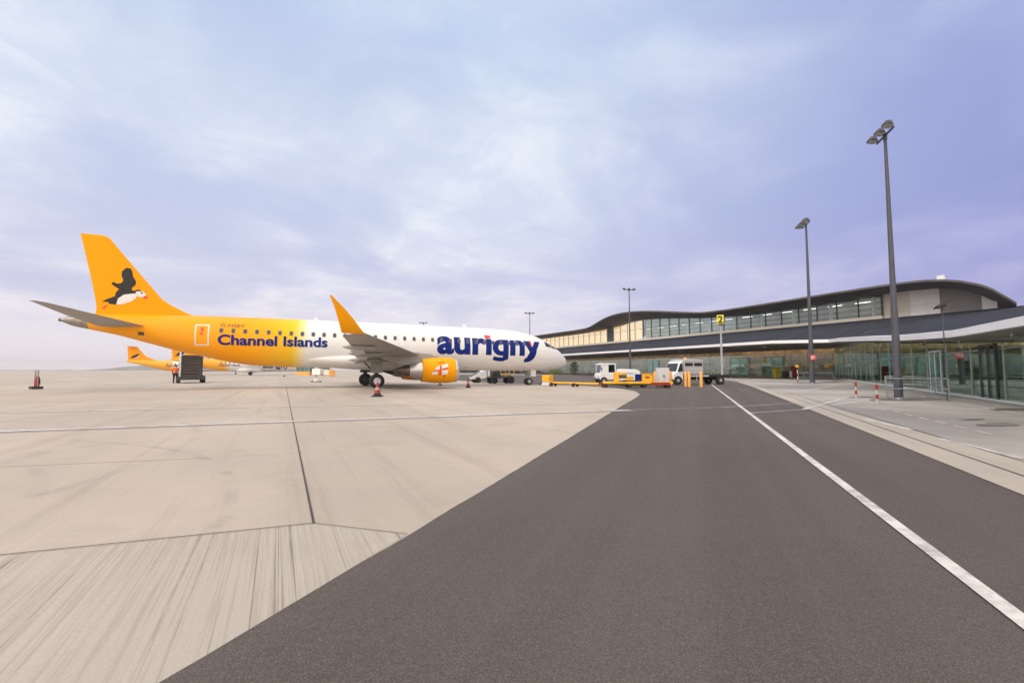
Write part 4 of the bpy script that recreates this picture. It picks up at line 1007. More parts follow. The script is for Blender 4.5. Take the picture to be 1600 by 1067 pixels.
# stand number sign
p0 = at(1128.5, 590, 60).xy.to_3d(); sgn = empty('stand_number_sign', p0, R(-20)); tag(sgn, 'tall pole carrying a yellow board with a black figure 2', 'sign')
MB().tube((0, 0, 0), (0, 0, 7.4), .14, .11, 16).build('pole', M['grey'], sgn)
MB().box(-.46, .36, -.24, -.14, 7.35, 8.5).build('board', M['sign_yellow'], sgn, bevel=.02)
bm = text_mesh('2', .035); fit(bm, -.36, .26, 7.42, 8.38)
decal('figure', bm, lambda x, z: Vector((x, -.246, z)), M['black_matt'], sgn, (5, 5))
MB().box(-.2, .2, -.16, .1, 7.12, 7.32).build('bracket', M['dark'], sgn)

# ------------------------------------------------------------------ cones, bollards, barriers
M['band_pink'] = paint('worn_reflective_band', (.55, .30, .27), .5, var=.1)
def cone(px, py, h, label, w=.42, name='traffic_cone'):
    t = empty(name, gnd(px, py)); tag(t, label, 'traffic cone', 'cones around the airliner')
    MB().box(-w/2, w/2, -w/2, w/2, 0, .06).lathe([(.06, w*.40), (.16, w*.34)], n=20).build('base', M['black'], t, bevel=.015)
    r = lambda z: w*.33*(1-(z-.14)/(h-.14)*.74)
    MB().lathe([(.14, r(.14)), (h-.01, r(h)), (h, r(h)*.6)], n=24).build('body', M['red'], t)
    z0, z1 = h*.48, h*.66
    MB().lathe([(z0, r(z0)+.004), (z1, r(z1)+.004)], n=24, cap=False).build('reflective_band', M['band_pink'], t)
    return t
cone(589.5, 619.6, .66, 'red traffic cone with a black base in front of the main wheels', .44)
cone(731.5, 605.6, .66, 'slim red and white traffic cone ahead of the yellow engine', .34)
b_ = empty('drip_stand', gnd(687.5, 601.5)); tag(b_, 'small black post on a flat foot under the yellow engine', 'marker post')
MB().lathe([(0, .22), (.05, .2), (.06, .05)], n=16).build('foot', M['black'], b_); MB().tube((0, 0, .06), (0, 0, .34), .05).build('post', M['dark'], b_)

def striped(px, py, h, label):
    t = empty('striped_bollard', gnd(px, py)); tag(t, label, 'bollard', 'red and white bollards by the pipe barrier')
    for i in range(4): MB().tube((0, 0, h*i/4), (0, 0, h*(i+1)/4), .045, .045, 14).build('band', M['worn_white'] if i % 2 == 0 else M['red'], t)
    MB().lathe([(h, .05), (h+.03, .04), (h+.05, .0)], n=14).build('cap', M['red'], t)
    return t
striped(1338, 622, .68, 'red and white striped bollard farther from the road, left of the mast barrier')
striped(1371, 630.5, .68, 'red and white striped bollard nearer the road, in front of the mast barrier')
def barrier(pts, h, label, r=.023):
    t = empty('pipe_barrier', pts[0]); tag(t, label, 'barrier', 'pipe barriers around the masts')
    L = [p-pts[0] for p in pts]
    for p in L: MB().tube(p, p+Vector((0, 0, h)), r, n=10).build('post', M['steel'], t)
    for z in (h-r, h*.52):
        MB().path([p+Vector((0, 0, z)) for p in L+[L[0]]], r*.9).build('rail', M['steel'], t)
    return t
barrier([gnd(1386, 625), gnd(1484, 627.5), gnd(1462, 615.5), gnd(1384, 613.5)], .92, 'galvanised pipe barrier boxed around the tall mast near the glass frontage')
barrier([gnd(1248, 598.5), gnd(1302, 598.5), gnd(1306, 594.5), gnd(1256, 594.5)], .98, 'galvanised pipe barrier around the mast with the red plate')
t = empty('marker_post', gnd(1246.5, 597.5)); tag(t, 'thin red and white marker post with a yellow head beside the barrier', 'marker post')
for i in range(5): MB().tube((0, 0, i*.30), (0, 0, i*.30+.30), .035, n=10).build('band', M['red'] if i % 2 == 0 else M['white'], t)
MB().lathe([(1.5, .04), (1.53, .16), (1.72, .16), (1.75, .04)], n=14).build('head', M['yellow'], t)
# bins and red cabinet by the glass
t = empty('yellow_bin', gnd(1214.5, 590.3)); tag(t, 'tall yellow bin standing at the foot of the terminal glass', 'bin')
MB().rings([[(-.42, -.35, 0), (.42, -.35, 0), (.42, .35, 0), (-.42, .35, 0)], [(-.48, -.4, 1.35), (.48, -.4, 1.35), (.48, .4, 1.35), (-.48, .4, 1.35)]]).build('body', M['bin_yellow'], t, bevel=.05)
MB().rings([[(-.5, -.42, 1.37), (.5, -.42, 1.37), (.5, .42, 1.37), (-.5, .42, 1.37)], [(-.3, -.25, 1.60), (.3, -.25, 1.60), (.3, .25, 1.60), (-.3, .25, 1.60)]]).build('lid', M['bin_yellow'], t, bevel=.04)
t = empty('black_bin', gnd(1229.5, 590.6)); tag(t, 'squat black wheeled bin between the yellow bin and red cabinet', 'bin')
MB().box(-.5, .5, -.35, .35, .15, 1.0).build('body', M['black_matt'], t, bevel=.05); MB().box(-.54, .54, -.40, .38, 1.02, 1.12).build('lid', M['black_matt'], t, bevel=.03)
for x in (-.4, .4): MB().lathe([(-.05, .1), (.05, .1)], (x, -.3, .1), 'y', 14).build('wheel', M['black'], t)
t = empty('extinguisher_cabinet', gnd(1241, 591.0)); tag(t, 'dark red fire equipment cabinet with pale side beside the black bin', 'cabinet')
MB().box(-.42, .42, -.3, .3, .1, 1.55).build('body', M['red'], t, bevel=.04); MB().box(-.56, -.44, -.25, .25, .1, 1.1).build('side_panel', M['white'], t)
MB().prismy([(-.46, 1.56), (.46, 1.56), (.2, 1.8), (-.2, 1.8)], -.33, .33).build('lid', M['red'], t)
# fire extinguisher trolley at the far left
t = empty('extinguisher_trolley', gnd(56, 608.5), R(-30)); tag(t, 'steel frame trolley with a red extinguisher on a black base at far left of apron', 'trolley')
MB().box(-.36, .36, -.26, .26, .04, .20).build('base', M['black'], t, bevel=.03)
MB().tube((-.26, 0, .2), (-.26, 0, 1.2), .03).tube((.27, 0, .2), (.27, 0, 1.2), .03).tube((-.02, 0, 1.02), (.27, 0, 1.02), .02).tube((-.26, 0, 1.2), (.27, 0, 1.2), .02).build('frame', M['steel'], t)
ex = MB().lathe([(.2, .13), (.72, .13), (.80, .09), (.83, .04), (.90, .04)], (.12, 0, 0), n=18).build('extinguisher', M['red'], t, smooth=50)
MB().path([(.12, 0, .88), (.22, .05, .84), (.27, .10, .6), (.2, .12, .35)], .02).build('hose', M['black'], ex)
MB().lathe([(.2, .08), (.5, .08), (.56, .03)], (-.12, .02, 0), n=14).build('small_bottle', M['white'], t, smooth=50)

# ------------------------------------------------------------------ boarding stairs under the tail
st = empty('boarding_stairs', gnd(299, 598.5), R(38)); tag(st, 'dark mobile boarding stairs standing under the yellow tail', 'boarding stairs')
ch = MB().box(-1.0, 1.0, -.2, 3.6, .42, .58)
ch.box(-1.05, 1.05, -.3, -.15, .30, .62).build('chassis', M['dark'], st, bevel=.02)
for x in (-.98, .98):
    for y in (.25, 3.1):
        w = MB().lathe([(-.13, .26), (-.12, .36), (.12, .36), (.13, .26)], (0, 0, 0), 'x', 22).build('wheel', M['black'], st, loc=(x, y, .36)); MB().lathe([(-.135, .16), (.135, .16)], (0, 0, 0), 'x', 16).build('wheel_hub', M['grey'], w)
fl_ = MB()
for i in range(11): fl_.box(-.78, .78, 1.0+i*.27, 1.26+i*.27, 2.55-i*.19, 2.60-i*.19).box(-.78, .78, 1.0+i*.27, 1.02+i*.27, 2.38-i*.19, 2.55-i*.19)
fl_.build('steps', M['dark_brown'], st, smooth=0)
MB().box(-.85, .85, -.15, 1.0, 2.52, 2.66).build('platform', M['dark'], st)
bk = MB()
for i in range(7): bk.box(-.72, .72, -.08, -.03, .62+i*.29, .84+i*.29)
bk.build('back_panel', M['dark_brown'], st, smooth=0)
fr = MB()
for x in (-.80, .80):
    fr.bar((x, -.05, .58), (x, -.05, 2.5), .10, .10).bar((x, 1.0, .58), (x, 1.0, 2.5), .08, .08).bar((x, 1.0, 2.5), (x, 3.9, .5), .08, .16)
    fr.bar((x, -.05, .7), (x, 1.0, 2.4), .05, .05)
fr.build('frame', M['dark'], st, smooth=0)
for x in (-.92, .92):
    MB().box(x-.03, x+.03, -.1, 1.0, 2.60, 3.0).add([(x-.03, 1.0, 2.6), (x+.03, 1.0, 2.6), (x+.03, 3.9, .55), (x-.03, 3.9, .55), (x-.03, 1.0, 3.0), (x+.03, 1.0, 3.0), (x+.03, 3.9, 1.45), (x-.03, 3.9, 1.45)], [(0, 1, 2, 3), (4, 7, 6, 5), (0, 4, 5, 1), (1, 5, 6, 2), (2, 6, 7, 3), (3, 7, 4, 0)]).build('side_panel', M['light_grey'], st)
MB().bar((-.93, -.12, .6), (-.93, -.12, 2.95), .12, .10).build('corner_post', M['white'], st)
# the person in orange
pe = empty('person', gnd(273.5, 598.3), R(205)); tag(pe, 'person in an orange hi vis vest and dark trousers standing beside the stairs', 'person')
def skinned(name, verts, edges, m, parent, sub=2):
    me = bpy.data.meshes.new(name); me.from_pydata([v[:3] for v in verts], edges, [])
    o = bpy.data.objects.new(name, me); COL.objects.link(o)
    o.modifiers.new('skin', 'SKIN'); me.skin_vertices or bpy.data
    if not me.skin_vertices:
        bm = bmesh.new(); bm.from_mesh(me); bm.verts.layers.skin.verify(); bm.to_mesh(me); bm.free()
    for i, v in enumerate(verts):
        r = v[3]; me.skin_vertices[0].data[i].radius = r if isinstance(r, tuple) else (r, r)
        me.skin_vertices[0].data[i].use_root = (i == 0)
    s = o.modifiers.new('sub', 'SUBSURF'); s.levels = s.render_levels = sub
    dg = bpy.context.evaluated_depsgraph_get(); m2 = bpy.data.meshes.new_from_object(o.evaluated_get(dg))
    bpy.data.objects.remove(o); m2.polygons.foreach_set('use_smooth', [True]*len(m2.polygons)); m2.materials.clear(); m2.materials.append(m)
    o = bpy.data.objects.new(name, m2); COL.objects.link(o); o.parent = parent; return o
V = [(0, 0, .93, .14), (0, .01, 1.12, .13), (0, .01, 1.32, .16), (0, 0, 1.45, .10), (0, -.01, 1.52, .055), (0, -.03, 1.60, .085), (0, -.03, 1.70, .09),
     (-.10, 0, .86, .09), (-.12, -.02, .50, .062), (-.12, .02, .10, .042), (-.13, -.12, .04, .04), (.10, 0, .86, .09), (.12, -.03, .50, .062), (.13, .03, .10, .042), (.14, -.11, .04, .04),
     (-.20, 0, 1.40, .06), (-.27, .02, 1.13, .045), (-.27, -.10, .90, .034), (-.27, -.15, .80, .03), (.20, 0, 1.40, .06), (.27, .02, 1.13, .045), (.26, -.12, .92, .034), (.25, -.18, .83, .03)]
E2 = [(0,1),(1,2),(2,3),(3,4),(4,5),(5,6),(0,7),(7,8),(8,9),(9,10),(0,11),(11,12),(12,13),(13,14),(2,15),(15,16),(16,17),(17,18),(2,19),(19,20),(20,21),(21,22)]
hb = len(V)
for sx_, bi in ((-1, 18), (1, 22)):          # five fingers on each hand
    bx, by, bz, _ = V[bi]
    for j, (fy, ln) in enumerate(((-.035, .075), (-.012, .085), (.010, .08), (.030, .062))):
        V.append((bx+sx_*.004, by+fy*.9, bz-.05, .011)); V.append((bx, by+fy-.012, bz-.05-ln, .008)); E2 += [(bi, len(V)-2), (len(V)-2, len(V)-1)]
    V.append((bx-sx_*.02, by-.05, bz-.02, .011)); V.append((bx-sx_*.025, by-.065, bz-.07, .008)); E2 += [(bi, len(V)-2), (len(V)-2, len(V)-1)]
body = skinned('body', V, E2, M['skin'], pe)
skinned('trousers', [(0, 0, .95, .155), (-.10, 0, .86, .108), (-.12, -.02, .50, .082), (-.12, .02, .09, .066), (.10, 0, .86, .108), (.12, -.03, .50, .082), (.13, .03, .09, .066)], [(0,1),(1,2),(2,3),(0,4),(4,5),(5,6)], M['cloth'], pe)
skinned('jacket', [(0, .01, .90, .165), (0, .01, 1.14, .155), (0, .01, 1.33, .19), (0, 0, 1.46, .11), (-.21, 0, 1.39, .085), (-.275, .02, 1.13, .066), (-.27, -.09, .95, .054), (.21, 0, 1.39, .085), (.275, .02, 1.13, .066), (.26, -.11, .96, .054)], [(0,1),(1,2),(2,3),(2,4),(4,5),(5,6),(2,7),(7,8),(8,9)], M['hivis'], pe)
for x in (-.12, .13): MB().rings([[(x+a*1.0, -.20, .0), (x+a, -.20, .05), (x+a*1.1, .0, .11), (x+a*1.1, .07, .11), (x+a, .09, 0)] for a in (-.05, .05)]).build('boot', M['black_matt'], pe, bevel=.015)
hh = MB().lathe([(-.02, .098), (.05, .10), (.10, .075), (.125, .01)], (0, -.02, 1.68), n=18).build('hair', M['hair'], pe, smooth=60)
fc = MB().prismy([(-.018, 1.62), (.018, 1.62), (.006, 1.67), (-.006, 1.67)], -.145, -.10).build('nose', M['skin'], body)
for x in (-.034, .034): MB().lathe([(-.008, .004), (0, .011), (.008, .004)], (x, -.112, 1.675), 'y', 10).build('eye', M['black_matt'], body)
MB().box(-.025, .025, -.122, -.108, 1.572, 1.582).build('mouth', M['red'], body)
for x in (-.095, .095): MB().box(x-.012, x+.012, -.04, 0, 1.62, 1.69).build('ear', M['skin'], body, bevel=.01)

# ------------------------------------------------------------------ under the nose: belt loader and luggage cart
HX = math.atan2(.3603, .9328)
bl = empty('belt_loader', gnd(754, 598.0), HX); tag(bl, 'white sloping belt loader reaching up to the airliner hold', 'belt loader')
MB().box(-.9, 1.4, -.55, .55, .40, .62).build('chassis', M['dark'], bl, bevel=.03)
for x in (-.65, 1.05):
    for y in (-.55, .55): MB().lathe([(-.09, .2), (-.08, .29), (.08, .29), (.09, .2)], (0, 0, 0), 'y', 20).build('wheel', M['black'], bl, loc=(x, y, .29))
MB().prismy([(-1.2, .62), (-1.1, .36), (-.2, .34), (.1, .42), (1.0, .98), (1.0, 1.52), (.62, 1.54)], -.60, .60).build('side_skirt', M['white'], bl, bevel=.02)
MB().bar((-1.2, 0, .62), (.9, 0, 1.60), .74, .07).build('belt', M['black'], bl)
MB().tube((-1.2, -.45, .58), (.8, -.45, 1.55), .03).tube((-1.2, .45, .58), (.8, .45, 1.55), .03).build('guard_rail', M['light_grey'], bl)
lc = empty('luggage_cart', gnd(782, 599.2), HX); tag(lc, 'dark luggage cart with yellow corner posts and four wheels behind the nose wheel', 'cart')
MB().box(-1.15, 1.15, -.65, .65, .50, .64).build('deck', M['dark'], lc, bevel=.02)
for x in (-.8, .8):
    for y in (-.6, .6): MB().lathe([(-.09, .2), (-.08, .31), (.08, .31), (.09, .2)], (0, 0, 0), 'y', 20).build('wheel', M['black'], lc, loc=(x, y, .31))
for x in (-1.1, .25, 1.1):
    for y in (-.6, .6): MB().box(x-.03, x+.03, y-.03, y+.03, .64, 1.22).build('post', M['yellow'] if x > 0 else M['dark'], lc)
MB().tube((-1.15, 0, .55), (-2.0, 0, .35), .035).build('drawbar', M['dark'], lc)
for i, (x0, x1, y0, y1, z1, mm, lb_) in enumerate([(-.95, -.2, -.5, .1, 1.12, 'dark', 'dark suitcase at the left end of the luggage cart'), (-.1, .45, -.5, .0, .86, 'tan', 'tan suitcase lying on the middle of the luggage cart'), (.5, 1.0, -.45, .2, .84, 'tan', 'flat tan suitcase at the right end of the luggage cart'), (-.85, .0, .15, .55, 1.18, 'dark_brown', 'tall brown suitcase at the back of the luggage cart')]):
    o = empty('suitcase', lc.matrix_basis @ Vector(((x0+x1)/2, (y0+y1)/2, .642)), HX); tag(o, lb_, 'suitcase', 'suitcases on the luggage cart')
    hx, hy = (x1-x0)/2, (y1-y0)/2
    MB().box(-hx, hx, -hy, hy, 0, z1-.642).build('shell', M[mm], o, bevel=.04); MB().path([(-.1, -hy, .1), (-.1, -hy-.04, .12), (.1, -hy-.04, .12), (.1, -hy, .1)], .012).build('handle', M['black'], o)
def chock(px, py, label, rz=0., s=1.):
    o = MB().prismy([(-.16*s, 0), (.16*s, 0), (.05*s, .14*s), (-.05*s, .14*s)], -.12*s, .12*s).build('wheel_chock', M['black'], bevel=.01); o.location = gnd(px, py); o.rotation_euler = (0, 0, rz)
    tag(o, label, 'wheel chock', 'wheel chocks on the apron')
chock(846, 601.5, 'black wheel chock on the ground ahead of the nose wheel', HX)
chock(487.5, 597, 'left chock of the dark pair lying under the rear fuselage', HX, .9); chock(500.5, 597, 'right chock of the dark pair lying under the rear fuselage', HX, .9)
chock(444, 588.5, 'dark chock far off on the apron below the distant blue lettering', HX, 1.5)
o = MB().lathe([(-.25, .10), (-.2, .16), (.2, .16), (.25, .10)], (0, 0, .16), 'x', 16).build('drum', M['light_grey']); o.location = gnd(494, 597); tag(o, 'small pale drum lying between two dark chocks', 'drum')
o = empty('marker_light', gnd(494, 588.2)); tag(o, 'short dark apron marker standing in front of the distant crates', 'marker post'); MB().lathe([(0, .25), (.06, .22), (.08, .08), (.35, .08), (.4, .02)], n=14).build('body', M['dark'], o)

# ------------------------------------------------------------------ tow bar and yellow trolley
tb = empty('tow_bar', gnd(856, 603.2), math.atan2(*(lambda v: (v.y, v.x))(gnd(938, 605.5)-gnd(856, 603.2)))); tag(tb, 'long yellow aircraft tow bar with a square yellow head lying on the apron', 'tow bar')
L_ = (gnd(938, 605.5)-gnd(856, 603.2)).length
MB().box(-.35, .32, -.3, .3, .34, .86).build('head', M['yellow'], tb, bevel=.03)
MB().prismy([(-.45, .06), (.25, .06), (.4, .33), (-.30, .33)], -.28, .28).build('head_foot', M['light_grey'], tb)
MB().tube((.3, 0, .27), (L_-.1, 0, .27), .075, n=14).build('bar', M['yellow'], tb)
for x in (.52, 2.5):
    a = MB().bar((x, -.25, .24), (x, .25, .24), .06, .06).box(x-.05, x+.05, -.05, .05, .16, .24).build('axle', M['red'], tb)
    for y in (-.28, .28): MB().lathe([(-.04, .08), (-.035, .14), (.035, .14), (.04, .08)], (x, y, .14), 'y', 16).build('wheel', M['black'], a)
MB().tube((L_-.1, 0, .27), (L_+.15, 0, .27), .05).build('towing_eye', M['dark'], tb)
fd = empty('flatbed_trolley', gnd(994, 605.6), math.atan2(*(lambda v: (v.y, v.x))(gnd(1046, 605.4)-gnd(938, 605)))); tag(fd, 'long low yellow trolley between the tow bar and orange bollards', 'trolley')
hl = (gnd(1046, 605.4)-gnd(938, 605)).length/2
MB().box(-hl+.1, hl, -.55, .55, .28, .42).build('deck', M['yellow'], fd, bevel=.02)
MB().box(-hl+.3, hl-.2, -.40, .40, .18, .27).build('underframe', M['dark_brown'], fd)
MB().box(hl-1.5, hl-.25, -.57, -.551, .20, .40).build('red_plate', M['red'], fd)
for x in (-hl+.25, -hl+1.9, .5, hl-.3):
    for y in (-.45, .45): MB().lathe([(-.06, .08), (-.05, .15), (.05, .15), (.06, .08)], (0, 0, 0), 'y', 18).build('wheel', M['black'], fd, loc=(x, y, .15))
MB().box(-hl-.05, -hl+.35, -.3, .3, .25, .36).box(-hl-.02, -hl+.06, -.28, -.2, 0, .25).box(-hl+.25, -hl+.33, -.28, -.2, 0, .25).build('end_stand', M['red'], fd)
def on_trolley(name, x0, x1, z1, m_, label, cat, y0=-.35, y1=.35, z0=.425):
    o = empty(name, fd.matrix_basis @ Vector(((x0+x1)/2, 0, z0)), fd.rotation_euler.z); tag(o, label, cat); h = (x1-x0)/2
    return o, h, z1-z0
o, h, z = on_trolley('control_box', -hl+.9, -hl+1.75, 1.08, None, 'yellow box with a dark recess standing on the trolley', 'box')
MB().prismy([(-h, 0), (-h, z), (h, z), (h, z-.16), (-h+.32, z-.16), (-h+.32, .0)], -.35, .35).build('housing', M['yellow'], o, bevel=.02); MB().box(-h+.34, h, -.3, .3, z*.35, z-.18).build('recess', M['dark_brown'], o)
o, h, z = on_trolley('yellow_crate', .45, 1.1, .95, None, 'yellow crate with a red label standing beside the grey cabinet', 'crate')
MB().box(-h, h, -.3, .3, 0, z).build('body', M['yellow'], o, bevel=.03); MB().box(-h-.03, h+.03, -.33, .33, z+.003, z+.05).build('rim', M['yellow'], o); MB().box(-.2, .1, -.312, -.301, .25, .36).build('label', M['red'], o)
# ground power unit: white rounded body
gp = empty('ground_power_unit', gnd(984, 602.4), R(4)); tag(gp, 'white rounded ground power unit with a dark end grille and pale blue stripe', 'power unit')
MB().prismy([(-.95, .40), (.72, .40), (.72, 1.02), (.60, 1.20), (.30, 1.30), (-.80, 1.32), (-.95, 1.22)], -.55, .55).build('housing', M['white_gloss'], gp, bevel=.05)
MB().box(.735, .86, -.5, .5, .42, .98).build('end_grille', M['black_matt'], gp, bevel=.02); MB().box(.25, .70, -.57, -.553, .34, .92).build('grille_panel', M['navy'], gp)
MB().box(-.55, .15, -.57, -.552, .95, 1.03).build('stripe', M['blue_pale'], gp); MB().box(-.5, .12, -.568, -.552, .42, .72).build('side_hatch', M['yellow'], gp)
for x in (-.6, .5):
    for y in (-.5, .5): MB().lathe([(-.08, .12), (-.07, .24), (.07, .24), (.08, .12)], (0, 0, 0), 'y', 18).build('wheel', M['black'], gp, loc=(x, y, .24))
MB().box(-.9, .7, -.45, .45, .25, .40).build('chassis', M['dark'], gp)
# white pickup / tug with a cab
def wheel_set(t, xs, ys, r, w):
    for x in xs:
        for y in ys:
            q = MB().lathe([(-w, r*.62), (-w, r*.9), (-w*.8, r), (w*.8, r), (w, r*.9), (w, r*.62)], (0, 0, 0), 'y', 26).build('wheel', M['black'], t, loc=(x, y, r), smooth=50)
            MB().lathe([(-w*1.03, r*.2), (-w*.95, r*.60), (w*.95, r*.60), (w*1.03, r*.2)], (0, 0, 0), 'y', 20).build('rim', M['grey'], q)
tg = empty('tow_tractor', gnd(950, 599.6), R(8)); tag(tg, 'white airport tug with a high cab and dark side window behind the yellow trolley', 'tug')
MB().prismy([(-1.0, .38), (1.65, .38), (1.65, .92), (1.55, 1.0), (.55, 1.02), (-.70, 1.02), (-.95, .98), (-1.04, .80)], -.72, .72).build('body', M['white_gloss'], tg, bevel=.05)
cab = MB()
for x, z0, z1 in ((-.78, 1.02, 1.72), (.46, 1.02, 1.76)): 
    for y in (-.64, .64): cab.bar((x+(.0 if x > 0 else -.10), y, z0), (x, y, z1), .10, .09)
cab.prismy([(-.92, 1.70), (.55, 1.74), (.55, 1.84), (-.70, 1.86), (-.88, 1.80)], -.70, .70).box(-.30, -.18, -.69, -.62, 1.02, 1.72).box(-.30, -.18, .62, .69, 1.02, 1.72)
cab.prismy([(-.92, 1.02), (-.30, 1.02), (-.30, 1.70), (-.82, 1.70)], -.665, -.63)
cab.build('cab', M['white_gloss'], tg, bevel=.015)
MB().box(-.17, .42, -.66, -.64, 1.04, 1.70).box(-.17, .42, .64, .66, 1.04, 1.70).box(.44, .46, -.6, .6, 1.04, 1.72).build('side_window', M['glass_clear'], tg)
MB().bar((-.90, 0, 1.04), (-.80, 0, 1.70), 1.15, .02).build('windscreen', M['glass_clear'], tg)
MB().box(-.05, .30, -.35, .35, 1.0, 1.45).build('seat', M['black_matt'], tg, bevel=.05)
MB().box(-1.08, -1.03, -.6, -.35, .62, .76).build('headlight', M['lens'], tg); MB().box(-1.08, -1.03, .35, .6, .62, .76).build('headlight', M['lens'], tg)
MB().box(-1.12, -.98, -.7, .7, .38, .50).build('bumper', M['dark'], tg, bevel=.02)
MB().bar((-.85, -.72, 1.25), (-.88, -.9, 1.35), .03, .03).box(-.93, -.88, -.98, -.84, 1.22, 1.46).build('mirror', M['black_matt'], tg)
wheel_set(tg, (-.62, 1.15), (-.62, .62), .32, .12)
# grey cabinet
gc = empty('grey_cabinet', gnd(1035.5, 604.3), R(3)); tag(gc, 'tall pale grey two door cabinet at the end of the yellow trolley', 'cabinet')
MB().box(-.42, .42, -.28, .28, .10, 1.40).build('body', M['light_grey'], gc, bevel=.015)
for x0, x1 in ((-.40, -.006), (.006, .40)): 
    q = MB().box(x0, x1, -.302, -.282, .16, 1.37).build('door', M['light_grey'], gc, bevel=.006); MB().box(-.05 if x1 < 0 else .03, -.03 if x1 < 0 else .05, -.325, -.303, .7, .9).build('handle', M['dark'], q)
MB().box(-.44, .44, -.30, .30, 0, .10).build('plinth', M['dark_brown'], gc)
# bollards
def bollard(px, py, ptop, label, r=.105):
    p = gnd(px, py); h = CAM_H+(578-ptop)/711.*p.y
    t = empty('orange_bollard', p); tag(t, label, 'bollard', 'orange bollards beside the parked truck')
    MB().lathe([(0, r), (h-.05, r), (h-.015, r*.85), (h, r*.3)], n=20).build('post', M['bollard'], t, smooth=40); MB().lathe([(0, r*1.5), (.02, r*1.5), (.025, r*1.02)], n=20).build('collar', M['dark_brown'], t)
bollard(1023.5, 602.8, 580.5, 'pale orange bollard tucked against the left side of the grey cabinet', .12)
bollard(1048.2, 603.6, 580, 'pale orange bollard just right of the grey cabinet')
bollard(1063.2, 601.4, 580.6, 'slim orange bollard in front of the truck cab door, set farther back')
bollard(1071.8, 604.6, 580.2, 'left one of two orange bollards touching in the middle of the row')
bollard(1077.2, 604.8, 580.2, 'right one of two orange bollards touching in the middle of the row')
bollard(1095.8, 605, 580, 'rightmost orange bollard, in front of the dark flatbed')
# dropside truck
tr = empty('flatbed_truck', gnd(1073, 600.8), R(14)); tag(tr, 'white cabbed truck with a grey two window box and dark empty flatbed', 'truck')
MB().prismy([(-1.92, .42), (-1.88, .92), (-1.60, 1.06), (-1.50, 1.10), (-1.24, 1.84), (-1.10, 2.0), (-.88, 2.02), (-.88, .42)], -.86, .86).build('cab', M['white_gloss'], tr, bevel=.05)
for y0, y1 in ((-.872, -.862), (.862, .872)): MB().prismy([(-1.44, 1.14), (-1.20, 1.76), (-.95, 1.80), (-.95, 1.12)], y0, y1).build('side_window', M['cockpit'], tr)
MB().bar((-1.52, 0, 1.14), (-1.28, 0, 1.80), 1.45, .03).build('windscreen', M['cockpit'], tr)
MB().box(-1.99, -1.90, -.84, .84, .36, .56).build('bumper', M['dark'], tr, bevel=.03)
for y in (-.62, .62): MB().box(-1.92, -1.84, y-.16, y+.16, .68, .86).build('headlight', M['lens'], tr, bevel=.02)
MB().bar((-1.30, -.86, 1.2), (-1.33, -1.02, 1.24), .03, .03).box(-1.39, -1.31, -1.1, -.98, 1.08, 1.38).build('mirror', M['black_matt'], tr)
hb_ = MB().box(-.85, .98, -.92, .92, .86, 2.06).build('crew_box', M['grey'], tr, bevel=.03)
MB().box(-.90, 1.0, -.94, .94, 2.065, 2.13).build('roof', M['white'], hb_, bevel=.02)
MB().box(-.76, -.02, -.935, -.922, 1.58, 1.84).build('window', M['cockpit'], hb_); MB().box(.12, .86, -.935, -.922, 1.58, 1.84).build('window', M['cockpit'], hb_)
for z in (1.0, 1.17, 1.34): MB().box(-.80, .94, -.94, -.922, z, z+.06).build('slat', M['light_grey'], hb_)
MB().box(-.85, 3.6, -.92, .92, .64, .84).build('flatbed', M['black_matt'], tr, bevel=.02)
MB().box(-.85, 1.5, -.94, -.925, .70, .80).build('side_rail', M['light_grey'], tr)
MB().box(-1.8, 3.3, -.40, .40, .42, .64).build('chassis', M['black_matt'], tr)
wheel_set(tr, (-1.42, 2.7), (-.78, .78), .38, .14)
MB().lathe([(2.13, .10), (2.28, .10), (2.34, .05)], (-.1, 0, .0), n=14).build('beacon', M['bollard'], tr)
MB().box(.3, .34, -.95, -.93, .40, .85).build('support_leg', M['light_grey'], tr)

# ------------------------------------------------------------------ bird on a pole by the canopy
bp_ = wing_edge(18.3)+Vector((-.10, -.05, 0)); t = empty('bird_scarer', bp_, R(8)); tag(t, 'black bird figure on a thin pole rising past the white canopy edge', 'bird scarer')
zt = CAM_H+(578-483)/711.*bp_.y
MB().tube((0, 0, 0), (0, 0, zt), .022, .018, 10).build('pole', M['pole'], t)
MB().lathe([(0, .03), (.03, .05), (.07, .03)], (0, 0, zt-.02), n=14).build('bracket', M['pole'], t)
k_ = 1.35
MB().rings([[(x*k_, w*k_*math.cos(a), zt+(z+h*math.sin(a))*k_) for a in [2*math.pi*j/12 for j in range(12)]] for x, z, h, w in ((-.23, .055, .005, .02), (-.20, .07, .028, .035), (-.12, .10, .035, .05), (-.02, .125, .045, .06), (.06, .155, .04, .05), (.12, .19, .022, .025), (.19, .225, .018, .02), (.25, .22, .006, .01))]).build('body', M['black_matt'], t, smooth=60)
for y0, y1 in ((.06, .09), (-.09, -.06)): MB().prismy([(x*k_, z*k_) for x, z in ((-.14, .10), (-.24, .02), (-.22, .0), (.02, .06), (.08, .10), (.06, .15))], y0, y1).build('wing', M['black_matt'], t, loc=(0, 0, zt))

